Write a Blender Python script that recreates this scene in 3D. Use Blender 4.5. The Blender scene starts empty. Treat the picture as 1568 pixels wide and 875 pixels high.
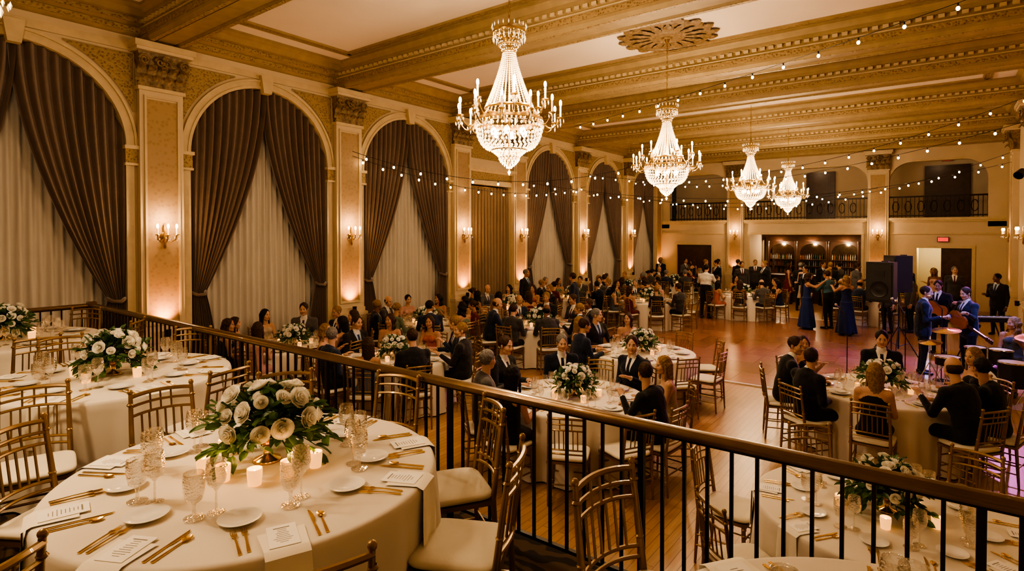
import bpy, math, random, time
import numpy as np
from mathutils import Vector, Matrix, Euler
random.seed(7)
pi=math.pi
SC=bpy.context.scene; COL=SC.collection
# ------------------------------------------------------------------ materials
def nodes(m):
    m.use_nodes=True; nt=m.node_tree; return nt, nt.nodes["Principled BSDF"], nt.links
def mat(name,col,rough=.5,metal=0,var=0,vs=4,col2=None,bump=0,bs=60,bd=.01,em=None,es=0,sheen=0,samp=True,kind='noise',sss=0,coat=0,spec=None):
    m=bpy.data.materials.new(name); nt,b,L=nodes(m); N=nt.nodes
    b.inputs['Base Color'].default_value=(*col,1); b.inputs['Roughness'].default_value=rough; b.inputs['Metallic'].default_value=metal
    if sheen: b.inputs['Sheen Weight'].default_value=sheen
    if coat: b.inputs['Coat Weight'].default_value=coat
    if spec is not None: b.inputs['Specular IOR Level'].default_value=spec
    if em: b.inputs['Emission Color'].default_value=(*em,1); b.inputs['Emission Strength'].default_value=es
    if not samp: m.cycles.emission_sampling='NONE'
    if var or bump:
        tc=N.new('ShaderNodeTexCoord')
    if var or col2:
        if kind=='voro':
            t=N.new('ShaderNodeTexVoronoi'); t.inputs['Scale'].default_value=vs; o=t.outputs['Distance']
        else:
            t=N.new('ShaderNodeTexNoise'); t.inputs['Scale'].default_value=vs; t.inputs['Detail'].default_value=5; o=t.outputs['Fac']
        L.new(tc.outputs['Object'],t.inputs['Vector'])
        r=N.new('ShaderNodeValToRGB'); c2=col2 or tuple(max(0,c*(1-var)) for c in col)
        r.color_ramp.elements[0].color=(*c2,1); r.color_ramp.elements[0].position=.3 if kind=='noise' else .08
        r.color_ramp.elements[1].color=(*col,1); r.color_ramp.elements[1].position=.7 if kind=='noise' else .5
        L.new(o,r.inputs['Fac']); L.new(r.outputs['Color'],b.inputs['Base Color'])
    if bump:
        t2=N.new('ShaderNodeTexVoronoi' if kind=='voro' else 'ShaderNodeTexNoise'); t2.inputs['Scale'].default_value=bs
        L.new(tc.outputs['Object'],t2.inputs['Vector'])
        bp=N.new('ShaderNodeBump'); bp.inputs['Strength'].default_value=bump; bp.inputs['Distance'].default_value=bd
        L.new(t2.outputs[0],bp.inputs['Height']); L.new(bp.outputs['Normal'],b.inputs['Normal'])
    return m
def translucent(m,fac,col):
    nt=m.node_tree; N=nt.nodes; L=nt.links; b=N["Principled BSDF"]; o=[n for n in N if n.type=='OUTPUT_MATERIAL'][0]
    t=N.new('ShaderNodeBsdfTranslucent'); t.inputs[0].default_value=(*col,1); x=N.new('ShaderNodeMixShader'); x.inputs[0].default_value=fac
    L.new(b.outputs[0],x.inputs[1]); L.new(t.outputs[0],x.inputs[2]); L.new(x.outputs[0],o.inputs[0]); return m
M={}
M['wall']=mat('plaster_cream',(.58,.475,.34),.7,var=.08,vs=2)
M['trim']=mat('plaster_trim',(.58,.47,.31),.55,var=.15,vs=6)
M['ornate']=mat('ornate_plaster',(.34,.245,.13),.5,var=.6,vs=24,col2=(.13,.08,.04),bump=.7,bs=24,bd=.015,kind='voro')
M['panel']=mat('pilaster_damask',(.36,.255,.155),.6,var=.3,vs=14,col2=(.29,.20,.12),bump=.15,bs=20,bd=.004,kind='voro')
M['ceil']=mat('ceiling_plaster',(.78,.70,.62),.8,var=.04,vs=1.5)
M['beam']=mat('beam_olive',(.36,.27,.15),.6,var=.2,vs=5)
M['drape']=mat('drape_taupe',(.155,.108,.08),.6,var=.15,vs=6,sheen=.45)
M['sheer']=translucent(mat('sheer_ivory',(.60,.565,.51),.85,var=.05,vs=3),.15,(.7,.66,.6))
M['goldw']=mat('gold_wood',(.32,.20,.085),.34,metal=.45,var=.3,vs=9,coat=.2)
M['dwood']=mat('dark_wood',(.07,.032,.018),.35,var=.4,vs=7)
M['cush']=mat('cushion_ivory',(.72,.67,.56),.8,var=.06,vs=8,bump=.15,bs=90,bd=.003)
M['cloth']=mat('linen_cloth',(.74,.69,.61),.85,var=.05,vs=3,bump=.1,bs=260,bd=.001)
M['napkin']=mat('napkin_linen',(.84,.80,.70),.85,bump=.15,bs=250,bd=.001)
M['gold']=mat('polished_gold',(.85,.58,.22),.22,metal=1,var=.15,vs=20)
M['brass']=mat('aged_brass',(.50,.33,.13),.3,metal=.9,var=.4,vs=10)
M['rail']=mat('rail_bronze',(.19,.115,.055),.28,metal=.55,var=.3,vs=6,coat=.3)
M['iron']=mat('dark_iron',(.03,.02,.013),.4,metal=.6,var=.3,vs=12)
M['china']=mat('white_china',(.84,.83,.80),.15,var=.02,vs=4)
M['paper']=mat('card_paper',(.88,.86,.82),.7,var=.03,vs=9)
M['ink']=mat('ink',(.25,.23,.2),.7,var=.1,vs=9)
M['petal']=translucent(mat('petal_white',(.95,.93,.87),.6,var=.03,vs=14),.3,(.98,.95,.86))
M['leaf']=translucent(mat('leaf_green',(.085,.17,.065),.42,var=.5,vs=9),.2,(.16,.3,.07))
M['stem']=mat('stem_green',(.04,.09,.03),.6,var=.3,vs=9)
M['black']=mat('black_satin',(.012,.012,.014),.4,var=.3,vs=9)
M['black2']=mat('black_grille',(.03,.03,.032),.7,var=.4,vs=120)
M['chrome']=mat('chrome',(.7,.7,.72),.15,metal=1,var=.1,vs=9)
M['mirror']=mat('antique_mirror',(.30,.24,.18),.12,metal=1,var=.3,vs=9)
M['bulb']=mat('warm_bulb',(1,.8,.5),.4,em=(1,.64,.30),es=24,samp=False)
M['sbulb']=mat('string_bulb',(1,.8,.5),.4,em=(1,.68,.34),es=34,samp=False)
M['crystal']=mat('crystal_beads_glow',(.9,.82,.68),.06,em=(1,.72,.40),es=.5,samp=False,var=.35,vs=30)  # faint emission put into the beads, imitating light caught from the bulbs
M['crystalb']=mat('crystal_bowl_glow',(.95,.88,.74),.06,em=(1,.75,.45),es=1.6,samp=False,var=.35,vs=30)  # bowl beads emit more, standing in for the bulbs shining through them
M['candle']=mat('candle_wax',(.9,.82,.66),.5,em=(1,.6,.25),es=.6,samp=False,var=.05,vs=9)
M['votive']=mat('votive_glow',(.9,.6,.3),.3,em=(1,.46,.13),es=1.2,samp=False,var=.3,vs=30)
M['flame']=mat('flame',(1,.7,.3),.5,em=(1,.6,.2),es=18,samp=False)
M['exit']=mat('exit_red',(.7,.01,.01),.5,em=(1,.02,.01),es=1.2,samp=False)
M['nightglass']=mat('night_window',(.015,.015,.02),.1,var=.2,vs=2)
M['amber']=mat('bottle_amber',(.35,.13,.03),.12,var=.5,vs=5)
M['bgreen']=mat('bottle_green',(.05,.10,.04),.12,var=.5,vs=5)
M['bclear']=mat('bottle_clear',(.42,.38,.30),.12,var=.5,vs=5)
M['carpetfold']=mat('fascia_dark',(.05,.025,.015),.5,var=.3,vs=4)
M['capital']=mat('capital_gold',(.31,.215,.115),.5,var=.5,vs=20,col2=(.11,.07,.035),bump=.5,bs=30,bd=.01)
M['drape2']=mat('panel_taupe',(.27,.20,.14),.8,var=.12,vs=5)
M['gbody']=mat('guitar_sunburst',(.45,.16,.04),.2,var=.4,vs=4,coat=.4)
def thin_glass():
    m=bpy.data.materials.new('clear_glass'); m.use_nodes=True; nt=m.node_tree; N=nt.nodes; L=nt.links; N.clear()
    o=N.new('ShaderNodeOutputMaterial'); mx=N.new('ShaderNodeMixShader'); tr=N.new('ShaderNodeBsdfTransparent'); gl=N.new('ShaderNodeBsdfGlossy')
    tr.inputs[0].default_value=(.955,.95,.94,1); gl.inputs['Roughness'].default_value=.05; gl.inputs[0].default_value=(1,.97,.93,1)
    lw=N.new('ShaderNodeLayerWeight'); lw.inputs[0].default_value=.4
    tc=N.new('ShaderNodeTexCoord'); v=N.new('ShaderNodeTexVoronoi'); v.inputs['Scale'].default_value=110; bp=N.new('ShaderNodeBump'); bp.inputs['Strength'].default_value=.7; bp.inputs['Distance'].default_value=.004
    L.new(tc.outputs['Object'],v.inputs['Vector']); L.new(v.outputs[0],bp.inputs['Height']); L.new(bp.outputs[0],gl.inputs['Normal'])
    ma=N.new('ShaderNodeMath'); ma.operation='MULTIPLY_ADD'; ma.inputs[1].default_value=.8; ma.inputs[2].default_value=.12
    L.new(lw.outputs['Facing'],ma.inputs[0]); L.new(ma.outputs[0],mx.inputs[0]); L.new(tr.outputs[0],mx.inputs[1]); L.new(gl.outputs[0],mx.inputs[2]); L.new(mx.outputs[0],o.inputs[0]); return m
M['glass']=thin_glass()
def wood_floor(name,c1,c2,c3,bw,bh,rough,rot=0):
    m=bpy.data.materials.new(name); nt,b,L=nodes(m); N=nt.nodes
    tc=N.new('ShaderNodeTexCoord'); mp=N.new('ShaderNodeMapping'); mp.inputs['Rotation'].default_value=(0,0,rot); L.new(tc.outputs['Object'],mp.inputs[0])
    br=N.new('ShaderNodeTexBrick'); br.inputs['Scale'].default_value=1; br.inputs['Brick Width'].default_value=bw; br.inputs['Row Height'].default_value=bh
    br.inputs['Mortar Size'].default_value=.003; br.inputs['Color1'].default_value=(*c1,1); br.inputs['Color2'].default_value=(*c2,1); br.inputs['Mortar'].default_value=(*c3,1)
    L.new(mp.outputs[0],br.inputs['Vector'])
    n=N.new('ShaderNodeTexNoise'); n.inputs['Scale'].default_value=3; n.inputs['Detail'].default_value=6
    mp2=N.new('ShaderNodeMapping'); mp2.inputs['Scale'].default_value=(1,14,1); L.new(mp.outputs[0],mp2.inputs[0]); L.new(mp2.outputs[0],n.inputs['Vector'])
    mx=N.new('ShaderNodeMixRGB'); mx.blend_type='MULTIPLY'; mx.inputs[0].default_value=.4
    L.new(br.outputs['Color'],mx.inputs[1]); L.new(n.outputs['Fac'],mx.inputs[2]); L.new(mx.outputs[0],b.inputs['Base Color']); b.inputs['Roughness'].default_value=rough
    return m
M['oak']=wood_floor('oak_planks',(.54,.33,.17),(.45,.265,.125),(.2,.11,.06),1.1,.085,.3,pi/2)
M['parq']=wood_floor('dance_parquet',(.40,.195,.12),(.32,.15,.09),(.13,.06,.045),.9,.9,.22)
def carpet():
    m=bpy.data.materials.new('patterned_carpet'); nt,b,L=nodes(m); N=nt.nodes
    tc=N.new('ShaderNodeTexCoord')
    w=N.new('ShaderNodeTexWave'); w.inputs['Scale'].default_value=3; w.inputs['Distortion'].default_value=14; w.inputs['Detail'].default_value=2; w.wave_type='RINGS'
    L.new(tc.outputs['Object'],w.inputs['Vector'])
    r=N.new('ShaderNodeValToRGB'); r.color_ramp.elements[0].color=(.018,.012,.01,1); r.color_ramp.elements[0].position=.45
    r.color_ramp.elements[1].color=(.09,.055,.03,1); r.color_ramp.elements[1].position=.6
    L.new(w.outputs['Fac'],r.inputs[0]); L.new(r.outputs[0],b.inputs['Base Color']); b.inputs['Roughness'].default_value=.95; return m
M['carpet']=carpet()
# ------------------------------------------------------------------ mesh builder
class MB:
    def __init__(s): s.v=[]; s.f=[]; s.m=[]; s.n=0
    def add(s,V,F,m=0,X=None):
        V=np.asarray(V,float).reshape(-1,3)
        if X is not None:
            A=np.array(X); V=V@A[:3,:3].T+A[:3,3]
        s.v.append(V); n=s.n; s.f.extend([tuple(i+n for i in f) for f in F])
        if isinstance(m,int): s.m.extend([m]*len(F))
        else: s.m.extend(list(m))
        s.n+=len(V)
    def box(s,x0,x1,y0,y1,z0,z1,m=0,X=None):
        V=[(x,y,z) for x in(x0,x1) for y in(y0,y1) for z in(z0,z1)]
        s.add(V,[(0,1,3,2),(4,6,7,5),(0,4,5,1),(2,3,7,6),(0,2,6,4),(1,5,7,3)],m,X)
    def lathe(s,prof,seg=24,m=0,X=None):
        a=np.arange(seg)*2*pi/seg; V=[]
        for (r,z) in prof:
            V.append(np.stack([r*np.cos(a),r*np.sin(a),np.full(seg,z)],1))
        F=[]
        for i in range(len(prof)-1):
            for j in range(seg):
                k=(j+1)%seg; F.append((i*seg+j,i*seg+k,(i+1)*seg+k,(i+1)*seg+j))
        s.add(np.concatenate(V),F,m,X)
    def grid(s,fn,nu,nv,m=0,X=None,closed=False):
        V=[fn(i/(nu),j/(nv)) for i in range(nu+(0 if closed else 1)) for j in range(nv+1)]
        F=[]; w=nv+1; c=nu+(0 if closed else 1)
        for i in range(nu):
            for j in range(nv):
                a=i*w+j; b=((i+1)%c)*w+j; F.append((a,b,b+1,a+1))
        s.add(V,F,m,X)
    def tube(s,P,R,seg=8,m=0,X=None,cap=True):
        P=np.asarray(P,float); n=len(P); R=np.full(n,R) if np.isscalar(R) else np.asarray(R)
        T=np.gradient(P,axis=0); T/=np.linalg.norm(T,axis=1)[:,None]+1e-9
        ref=np.array([0,0,1.]) if abs(T[0][2])<.9 else np.array([1.,0,0])
        V=[]; a=np.arange(seg)*2*pi/seg
        for i in range(n):
            u=np.cross(T[i],ref); u/=np.linalg.norm(u)+1e-9; w=np.cross(u,T[i]); ref=w if abs(np.dot(w,T[min(i+1,n-1)]))<.9 else ref
            V.append(P[i]+R[i]*(np.cos(a)[:,None]*u+np.sin(a)[:,None]*w))
        F=[]
        for i in range(n-1):
            for j in range(seg):
                k=(j+1)%seg; F.append((i*seg+j,i*seg+k,(i+1)*seg+k,(i+1)*seg+j))
        if cap: F.append(tuple(range(seg))[::-1]); F.append(tuple((n-1)*seg+j for j in range(seg)))
        s.add(np.concatenate(V),F,m,X)
    def ell(s,c,r,m=0,X=None,nu=10,nv=6):
        if np.isscalar(r): r=(r,r,r)
        s.grid(lambda u,v:(c[0]+r[0]*math.cos(2*pi*u)*math.sin(pi*(.02+.96*v)),c[1]+r[1]*math.sin(2*pi*u)*math.sin(pi*(.02+.96*v)),c[2]-r[2]*math.cos(pi*v)),nu,nv,m,X,closed=True)
    def prof(s,pts,axis,a,b,m=0):
        n=len(pts); V=[]
        for t in (a,b):
            for p,q in pts: V.append((t,p,q) if axis=='x' else (p,t,q))
        F=[(i,(i+1)%n,n+(i+1)%n,n+i) for i in range(n)]+[tuple(range(n)),tuple(range(n,2*n))[::-1]]
        s.add(V,F,m)
    def mesh(s,name,mats,smooth=True,ang=40):
        me=bpy.data.meshes.new(name)
        V=np.concatenate(s.v); me.from_pydata(V.tolist(),[],s.f)
        for k in mats: me.materials.append(M[k] if isinstance(k,str) else k)
        me.polygons.foreach_set('material_index',s.m)
        if smooth: me.shade_smooth(); 
        me.update()
        if smooth and ang: 
            try: me.set_sharp_from_angle(angle=math.radians(ang))
            except Exception: pass
        return me
def obj(name,me,loc=(0,0,0),rz=0,parent=None,sc=None,rot=None):
    o=bpy.data.objects.new(name,me); COL.objects.link(o); o.location=loc; o.rotation_euler=rot if rot else (0,0,rz)
    if sc: o.scale=sc if not np.isscalar(sc) else (sc,)*3
    if parent: o.parent=parent
    return o
def light(name,kind,loc,e,col,r=.05,parent=None,target=None,size=None,blend=.5):
    l=bpy.data.lights.new(name,kind); l.energy=e; l.color=col
    if kind!='AREA': l.shadow_soft_size=r
    if kind=='SPOT': l.spot_size=math.radians(size or 60); l.spot_blend=blend
    o=bpy.data.objects.new(name,l); COL.objects.link(o); o.location=loc
    if target is not None:
        d=Vector(target)-Vector(loc); o.rotation_euler=d.to_track_quat('-Z','Y').to_euler()
    if parent: o.parent=parent
    return o
WARM=(1,.71,.42); AMB=(1,.43,.15)
# ------------------------------------------------------------------ layout
XL,XR,YB,YF,H=-10.8,1.75,26.0,-4.0,6.5
CY=[.3,4.15,8.0,11.8,14.5,18.4,22.4]
SPR,HW=4.2,1.42
BZ=5.95
PZ=.82; RAILY=2.8; RX=-9.6
mb=MB(); mb.box(XL-.4,XR+.4,YF,YB+3,-.1,0); obj('floor',mb.mesh('floor',['oak'],False))
mb=MB(); mb.box(-7.6,-.25,10.8,20.2,0.001,.02,0)
for a in [(-7.66,-7.6,10.74,20.26),(-.25,-.19,10.74,20.26),(-7.66,-.19,10.74,10.8),(-7.66,-.19,20.2,20.26)]: mb.box(*a,.001,.024,1)
obj('dance_floor',mb.mesh('dance_floor',['parq','cush'],False))
mb=MB(); mb.box(RX-.12,XR,YF,RAILY+.12,0,PZ-.03,1); mb.box(RX-.16,XR,YF,RAILY+.16,PZ-.03,PZ,0); obj('mezzanine_floor',mb.mesh('mezz',['carpet','carpetfold'],False))
def arch_pts(hw,spr,n=24): return [(hw*math.cos(pi*i/n),spr+hw*math.sin(pi*i/n)) for i in range(n+1)]
mb=MB(); edges=[YF]+CY+[YB]
def W(a,n,z): return (XL+n,a,z)
bays=[]
for i in range(len(edges)-1):
    y0,y1=edges[i],edges[i+1]; yc=(y0+y1)/2
    if i==0: mb.add([W(y0,0,0),W(y1,0,0),W(y1,0,H),W(y0,0,H)],[(0,1,2,3)]); continue
    if y1-y0<3: kind='rect'; hw=.98; top=4.2
    else: kind='arch'; hw=HW
    bays.append((yc,kind))
    for a,b in ((y0,yc-hw),(yc+hw,y1)): mb.add([W(a,0,0),W(b,0,0),W(b,0,H),W(a,0,H)],[(0,1,2,3)])
    if kind=='arch': out=[(hw,0)]+arch_pts(hw,SPR)+[(-hw,0)]; ap=arch_pts(hw,SPR)
    else: out=[(hw,0),(hw,top),(-hw,top),(-hw,0)]; ap=[(hw,top),(-hw,top)]
    for (p,q) in zip(ap[:-1],ap[1:]): mb.add([W(yc+p[0],0,p[1]),W(yc+q[0],0,q[1]),W(yc+q[0],0,H),W(yc+p[0],0,H)],[(0,1,2,3)])
    for (p,q) in zip(out[:-1],out[1:]): mb.add([W(yc+p[0],0,p[1]),W(yc+q[0],0,q[1]),W(yc+q[0],-.35,q[1]),W(yc+p[0],-.35,p[1])],[(0,1,2,3)])
mb.box(XL-.45,XL-.36,YF,YB,0,H)
obj('wall_left',mb.mesh('wall_left',['wall'],False))
mb=MB(); mb.box(XR,XR+.2,YF,YB+.3,0,H); obj('wall_right',mb.mesh('wall_right',['wall'],False))
mb=MB(); mb.box(XL-.45,XR+.2,YF-.2,YF,0,H); obj('wall_rear',mb.mesh('wall_rear',['wall'],False))
mb=MB(); mb.box(XL-.45,XR+.2,YF-.2,YB+3,H,H+.15); obj('ceiling',mb.mesh('ceiling',['ceil'],False))
mbt=MB()
for k,(yc,kind) in enumerate(bays):
    w=MB()
    hw=HW if kind=='arch' else .98; zt=SPR+HW if kind=='arch' else 4.2
    w.box(-.355+XL,-.345+XL,yc-hw,yc+hw,0.3,min(zt,H),0)
    for j in range(-1,2): w.box(XL-.345,XL-.30,yc+j*hw*.5-.02,yc+j*hw*.5+.02,.3,zt-.3,1)
    for z in (.32,1.5,2.7,3.9): w.box(XL-.345,XL-.30,yc-hw+.02,yc+hw-.02,z,z+.05,1)
    obj('window_%d'%(k+1),w.mesh('window',['nightglass','trim'],False))
    if kind=='arch':
        for (r0,r1,n1,mi) in ((HW,HW+.05,.05,0),(HW+.05,HW+.13,.03,0),(HW+.13,HW+.17,.06,0)):
            def fn(u,v,r0=r0,r1=r1,n1=n1):
                t=pi*u; k=[(r0,0),(r0,n1),(r1,n1),(r1,0)][int(round(v*3))]
                return W(yc+k[0]*math.cos(t),k[1],SPR+k[0]*math.sin(t))
            mbt.grid(fn,40,3,mi)
        for sg in (-1,1):
            a0,a1=sorted((yc+sg*(HW-.02),yc+sg*(HW+.2)))
            mbt.box(XL,XL+.07,a0,a1,SPR-.28,SPR-.02,1); mbt.box(XL,XL+.11,a0-.02,a1+.02,SPR-.04,SPR+.02,0); mbt.box(XL,XL+.09,a0-.01,a1+.01,SPR-.31,SPR-.27,0)
            a0,a1=sorted((yc+sg*(HW+.0),yc+sg*(HW+.12))); mbt.box(XL,XL+.03,a0,a1,0,SPR-.3,0)
            def fs(u,v,sg=sg):
                t=math.radians(21+48*u); B=HW+.12
                so=min(B/math.cos(t),B/math.sin(t)); r=(HW+.22)*(1-v)+so*v
                if so<HW+.22: r=HW+.22
                return W(yc+sg*r*math.cos(t),.02,SPR+r*math.sin(t))
            mbt.grid(fs,16,2,1)
            def fs2(u,v,sg=sg):
                t=math.radians(21+48*u); B=HW+.12; so=min(B/math.cos(t),B/math.sin(t)); r=max(so,HW+.22)
                return W(yc+sg*(r+.03*v)*math.cos(t),.035 if 0<v<1 else 0,SPR+(r+.03*v)*math.sin(t))
            mbt.grid(fs2,16,2,0)
        z0=SPR+HW-.1
        V=[W(yc+a,n,z) for n in(0,.14) for (a,z) in ((-.08,z0),(.08,z0),(.13,z0+.34),(-.13,z0+.34))]
        mbt.add(V,[(4,5,6,7),(0,1,5,4),(2,3,7,6),(0,4,7,3),(1,2,6,5)],0)
    else:
        for b in ((yc-1.1,yc-.98,0,4.2),(yc+.98,yc+1.1,0,4.2)): mbt.box(XL,XL+.05,b[0],b[1],b[2],b[3],0)
        mbt.box(XL,XL+.06,yc-1.1,yc+1.1,4.2,4.34,0); mbt.box(XL,XL+.03,yc-1.02,yc+1.02,4.34,4.62,1); mbt.box(XL,XL+.16,yc-1.14,yc+1.14,4.62,4.7,0); mbt.box(XL,XL+.10,yc-1.1,yc+1.1,4.56,4.62,0)
        mbt.box(XL,XL+.03,yc-.9,yc+.9,4.95,5.6,1)
mbt.box(XL,XL+.035,YF,YB,5.80,5.93,0)
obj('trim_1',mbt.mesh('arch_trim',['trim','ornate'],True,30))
def make_pilaster():
    m=MB(); hw=.34; d=.14
    m.box(-hw-.06,hw+.06,0,d+.08,0,.9,0); m.box(-hw-.08,hw+.08,0,d+.1,.9,.98,0); m.box(-hw-.04,hw+.04,0,d+.05,.98,1.08,0); m.box(-hw-.08,hw+.08,0,d+.1,0,.16,0)
    m.box(-hw,hw,0,d,1.08,5.2,0)
    pw=hw-.1
    m.box(-pw,pw,d,d+.006,1.25,5.02,1)
    for s in(-1,1): m.box(*sorted((s*pw,s*(pw+.035))),d,d+.028,1.22,5.05,2)
    m.box(-pw-.035,pw+.035,d,d+.028,1.19,1.225,2); m.box(-pw-.035,pw+.035,d,d+.028,5.045,5.08,2)
    m.box(-hw-.03,hw+.03,0,d+.04,5.16,5.22,2)
    def bell(u,v):
        z=5.22+.56*v; w=hw-.02+.06*v**2; dd=d+.0+.08*v**2
        x=[-w,-w,w,w][int(round(u*3))]; y=[0,dd,dd,0][int(round(u*3))]; return (x,y,z)
    m.grid(bell,3,6,4)
    def leaf(cx,z0,h,w,out,nx=0):
        def f(u,v):
            x=(u-.5)*w*(1-.55*v**2)*(1+.12*math.sin(v*16)); z=z0+h*min(v,.85)+(-.25*h*max(0,v-.85)/.15)
            y=d+.03+.03*v+out*max(0,v-.45)**1.5*2.2-.03*(abs(u-.5)*2)**2
            return (cx+x+nx*max(0,v-.5)*.15,y,z)
        m.grid(f,6,9,4)
    for c in (-.27,-.09,.09,.27): leaf(c,5.22,.24,.19,.12)
    for c in (-.31,-.155,0,.155,.31): leaf(c,5.30,.34,.17,.16,nx=c)
    for s in(-1,1):
        for x0,y0 in ((s*.36,d+.14),(s*.11,d+.12)):
            P=[]; 
            for i in range(22):
                t=i/21; a=t*3.4*pi; r=.085*(1-t*.8)
                P.append((x0+s*r*math.cos(a)*.9 - s*.05,y0,5.64+r*math.sin(a)))
            m.tube(P,.018,6,4)
    m.ell((0,d+.16,5.70),(.05,.03,.05),4)
    m.box(-hw-.1,hw+.1,0,d+.2,5.78,5.83,0); m.box(-hw-.13,hw+.13,0,d+.23,5.83,5.93,2)
    return m.mesh('pilaster',['wall','panel','trim','ornate','capital'],True,35)
PIL=make_pilaster()
for y in CY+[YB-.5]: obj('pilaster',PIL,(XL+.001,y,0),-pi/2)
for y in CY[1:]: obj('pilaster',PIL,(XR-.001,y,0),pi/2)
BX=[-7.3,-2.0]
for x in BX: obj('pilaster',PIL,(x,YB-.001,0),pi)
def make_sconce():
    m=MB()
    m.lathe([(0,0),(.05,.004),(.055,.02),(.02,.03),(0,.032)],16,0,Matrix.Rotation(-pi/2,4,'X'))
    m.lathe([(0,-.2),(.02,-.17),(.012,-.1),(.03,-.02),(.012,.05),(.02,.14),(0,.2)],10,0,Matrix.Translation((0,.03,0)))
    for s in (-1,0,1):
        P=[(s*.02,.04,-.05),(s*.07,.08,-.09),(s*.12,.1+.03*(s==0),-.06),(s*.13,.12+.03*(s==0),0.0)]
        m.tube(P,.008,6,0); x,y=P[-1][:2]
        m.lathe([(0,0),(.035,.01),(.028,.02),(.01,.022)],10,0,Matrix.Translation((x,y,0)))
        m.lathe([(.011,.02),(.011,.11),(0,.112)],8,1,Matrix.Translation((x,y,0)))
        m.ell((x,y,.14),(.017,.017,.038),2,None,8,6)
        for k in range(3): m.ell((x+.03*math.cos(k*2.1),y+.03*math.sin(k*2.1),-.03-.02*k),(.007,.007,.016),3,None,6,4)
    return m.mesh('sconce',['brass','candle','bulb','crystal'],True)
SCN=make_sconce()
def sconce(loc,rz,e=18):
    o=obj('wall_sconce',SCN,loc,rz,sc=1.15); light('sconce_lamp','POINT',(0,.2,.24),e,(1,.6,.29),.04,o); return o
for y in CY: sconce((XL+.17,y,2.72),-pi/2)
for x in BX: sconce((x,YB-.17,2.72),pi)
for y in CY[2:]: sconce((XR-.17,y,2.72),pi/2,7)
m=MB(); X=Matrix.Translation((0,.30,1.0)); m.lathe([(0,0),(.04,0),(.045,.02),(.045,.1),(.052,.12),(.045,.12),(.04,.1),(0,.09)],16,0,X); m.box(-.012,.012,.24,.27,1.03,1.06,0); UPM=m.mesh('uplight',['black'],True)
def upl(x,y,rz,e):
    o=obj('uplight_fixture',UPM,(x,y,0),rz)
    l=light('uplight_lamp','SPOT',(0,.31,1.17),e,AMB,.04,o,None,110,1.0); l.rotation_euler=Vector((0,-.17,1)).to_track_quat('-Z','Y').to_euler()
for y in CY[1:]+[YB-.5]: upl(XL,y,-pi/2,110)
for x in BX: upl(x,YB,pi,60)
for y in CY[3:]: upl(XR,y,pi/2,45)
def make_drapes():
    m=MB()
    for sg in (-1,1):
        nu,nv=120,46; ph=random.random()*6
        def f(u,v):
            e=HW-.01
            xt=-e+ (e+.05)*u; zt=SPR+math.sqrt(max(0,e*e-min(0,xt)**2))
            zt=min(zt,SPR+e-.02); ztie=1.66
            tie0,tie1=-e+.03,-e+.25
            if v<.72:
                t=v/.72; zz=zt+(ztie-zt)*t; s=t**1.75; x=xt*(1-s)+(tie0+(tie1-tie0)*u)*s; amp=.06*(1-s)+.02*s
            else:
                t=(v-.72)/.28; zz=ztie*(1-t)+.02*t; s=t**.7; x=(tie0+(tie1-tie0)*u)*(1-s)+(-e+.02+.5*u)*s; amp=.02+.03*s
            yy=-.06+amp*math.sin(u*2*pi*10+ph+.6*math.sin(v*4+u*5))+.015*math.sin(u*50+v*3)
            return (sg*x,yy+.02*v,zz)
        m.grid(f,nu,nv,0)
        m.tube([(sg*(-HW+.02),-.02,1.68),(sg*(-HW+.1),.06,1.64),(sg*(-HW+.22),.05,1.65),(sg*(-HW+.28),-.06,1.70)],.03,8,0)
    m.grid(lambda u,v:((u-.5)*2*(HW-.02),-.21+.025*math.sin(u*2*pi*22)+.01*math.sin(u*97),.02+v*(SPR+math.sqrt(max(0,(HW-.01)**2-((u-.5)*2*(HW-.02))**2))-.02)),220,10,1)
    return m.mesh('drapes',['drape','sheer'],True,0)
DR=make_drapes()
m=MB(); m.grid(lambda u,v:((u-.5)*1.9,-.08+.04*math.sin(u*2*pi*13)+.01*math.sin(u*70+v*3),.02+4.12*v),150,8,0); m.tube([(-.95,-.08,4.14),(.95,-.08,4.14)],.02,8,1)
DR2=m.mesh('panel_curtain',['drape2','brass'],True,0)
for yc,k in bays:
    if k=='arch': obj('arched_window_curtains',DR,(XL,yc,0),-pi/2)
    else: obj('panel_curtain',DR2,(XL,yc,0),-pi/2)
# ------------------------------------------------------------------ ceiling beams
beamY=[-3.2]+CY+[YB-.25]
mb=MB(); w=.29
for y in beamY:
    P=[(-w-.13,H),(-w-.13,H-.05),(-w-.10,H-.08),(-w-.06,H-.14),(-w-.06,H-.2),(-w,H-.22),(-w,BZ+.06),(-w+.03,BZ),(-w+.1,BZ),(-w+.12,BZ+.035),(w-.12,BZ+.035),(w-.1,BZ),(w-.03,BZ),(w,BZ+.06),(w,H-.22),(w+.06,H-.2),(w+.06,H-.14),(w+.10,H-.08),(w+.13,H-.05),(w+.13,H)]
    mb.prof([(y+p,q) for p,q in P],'x',XL,XR,0)
    for s in(-1,1):
        mb.box(XL,XR,*sorted((y+s*w,y+s*(w+.012))),BZ+.11,BZ+.20,1)
        mb.box(XL,XR,*sorted((y+s*(w-.10),y+s*(w-.03))),BZ-.008,BZ,1)
        mb.box(XL,XR,*sorted((y+s*(w+.001),y+s*(w+.02))),BZ+.22,BZ+.24,2)
        for i in range(int((XR-XL)/.15)):
            x=XL+.05+i*.15; mb.box(x,x+.085,*sorted((y+s*(w-.01),y+s*(w+.05))),H-.27,H-.215,2)
    mb.box(XL,XR,y-w+.15,y+w-.15,BZ+.02,BZ+.035,3)
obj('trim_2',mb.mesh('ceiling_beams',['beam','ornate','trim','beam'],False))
mb=MB()
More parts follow.
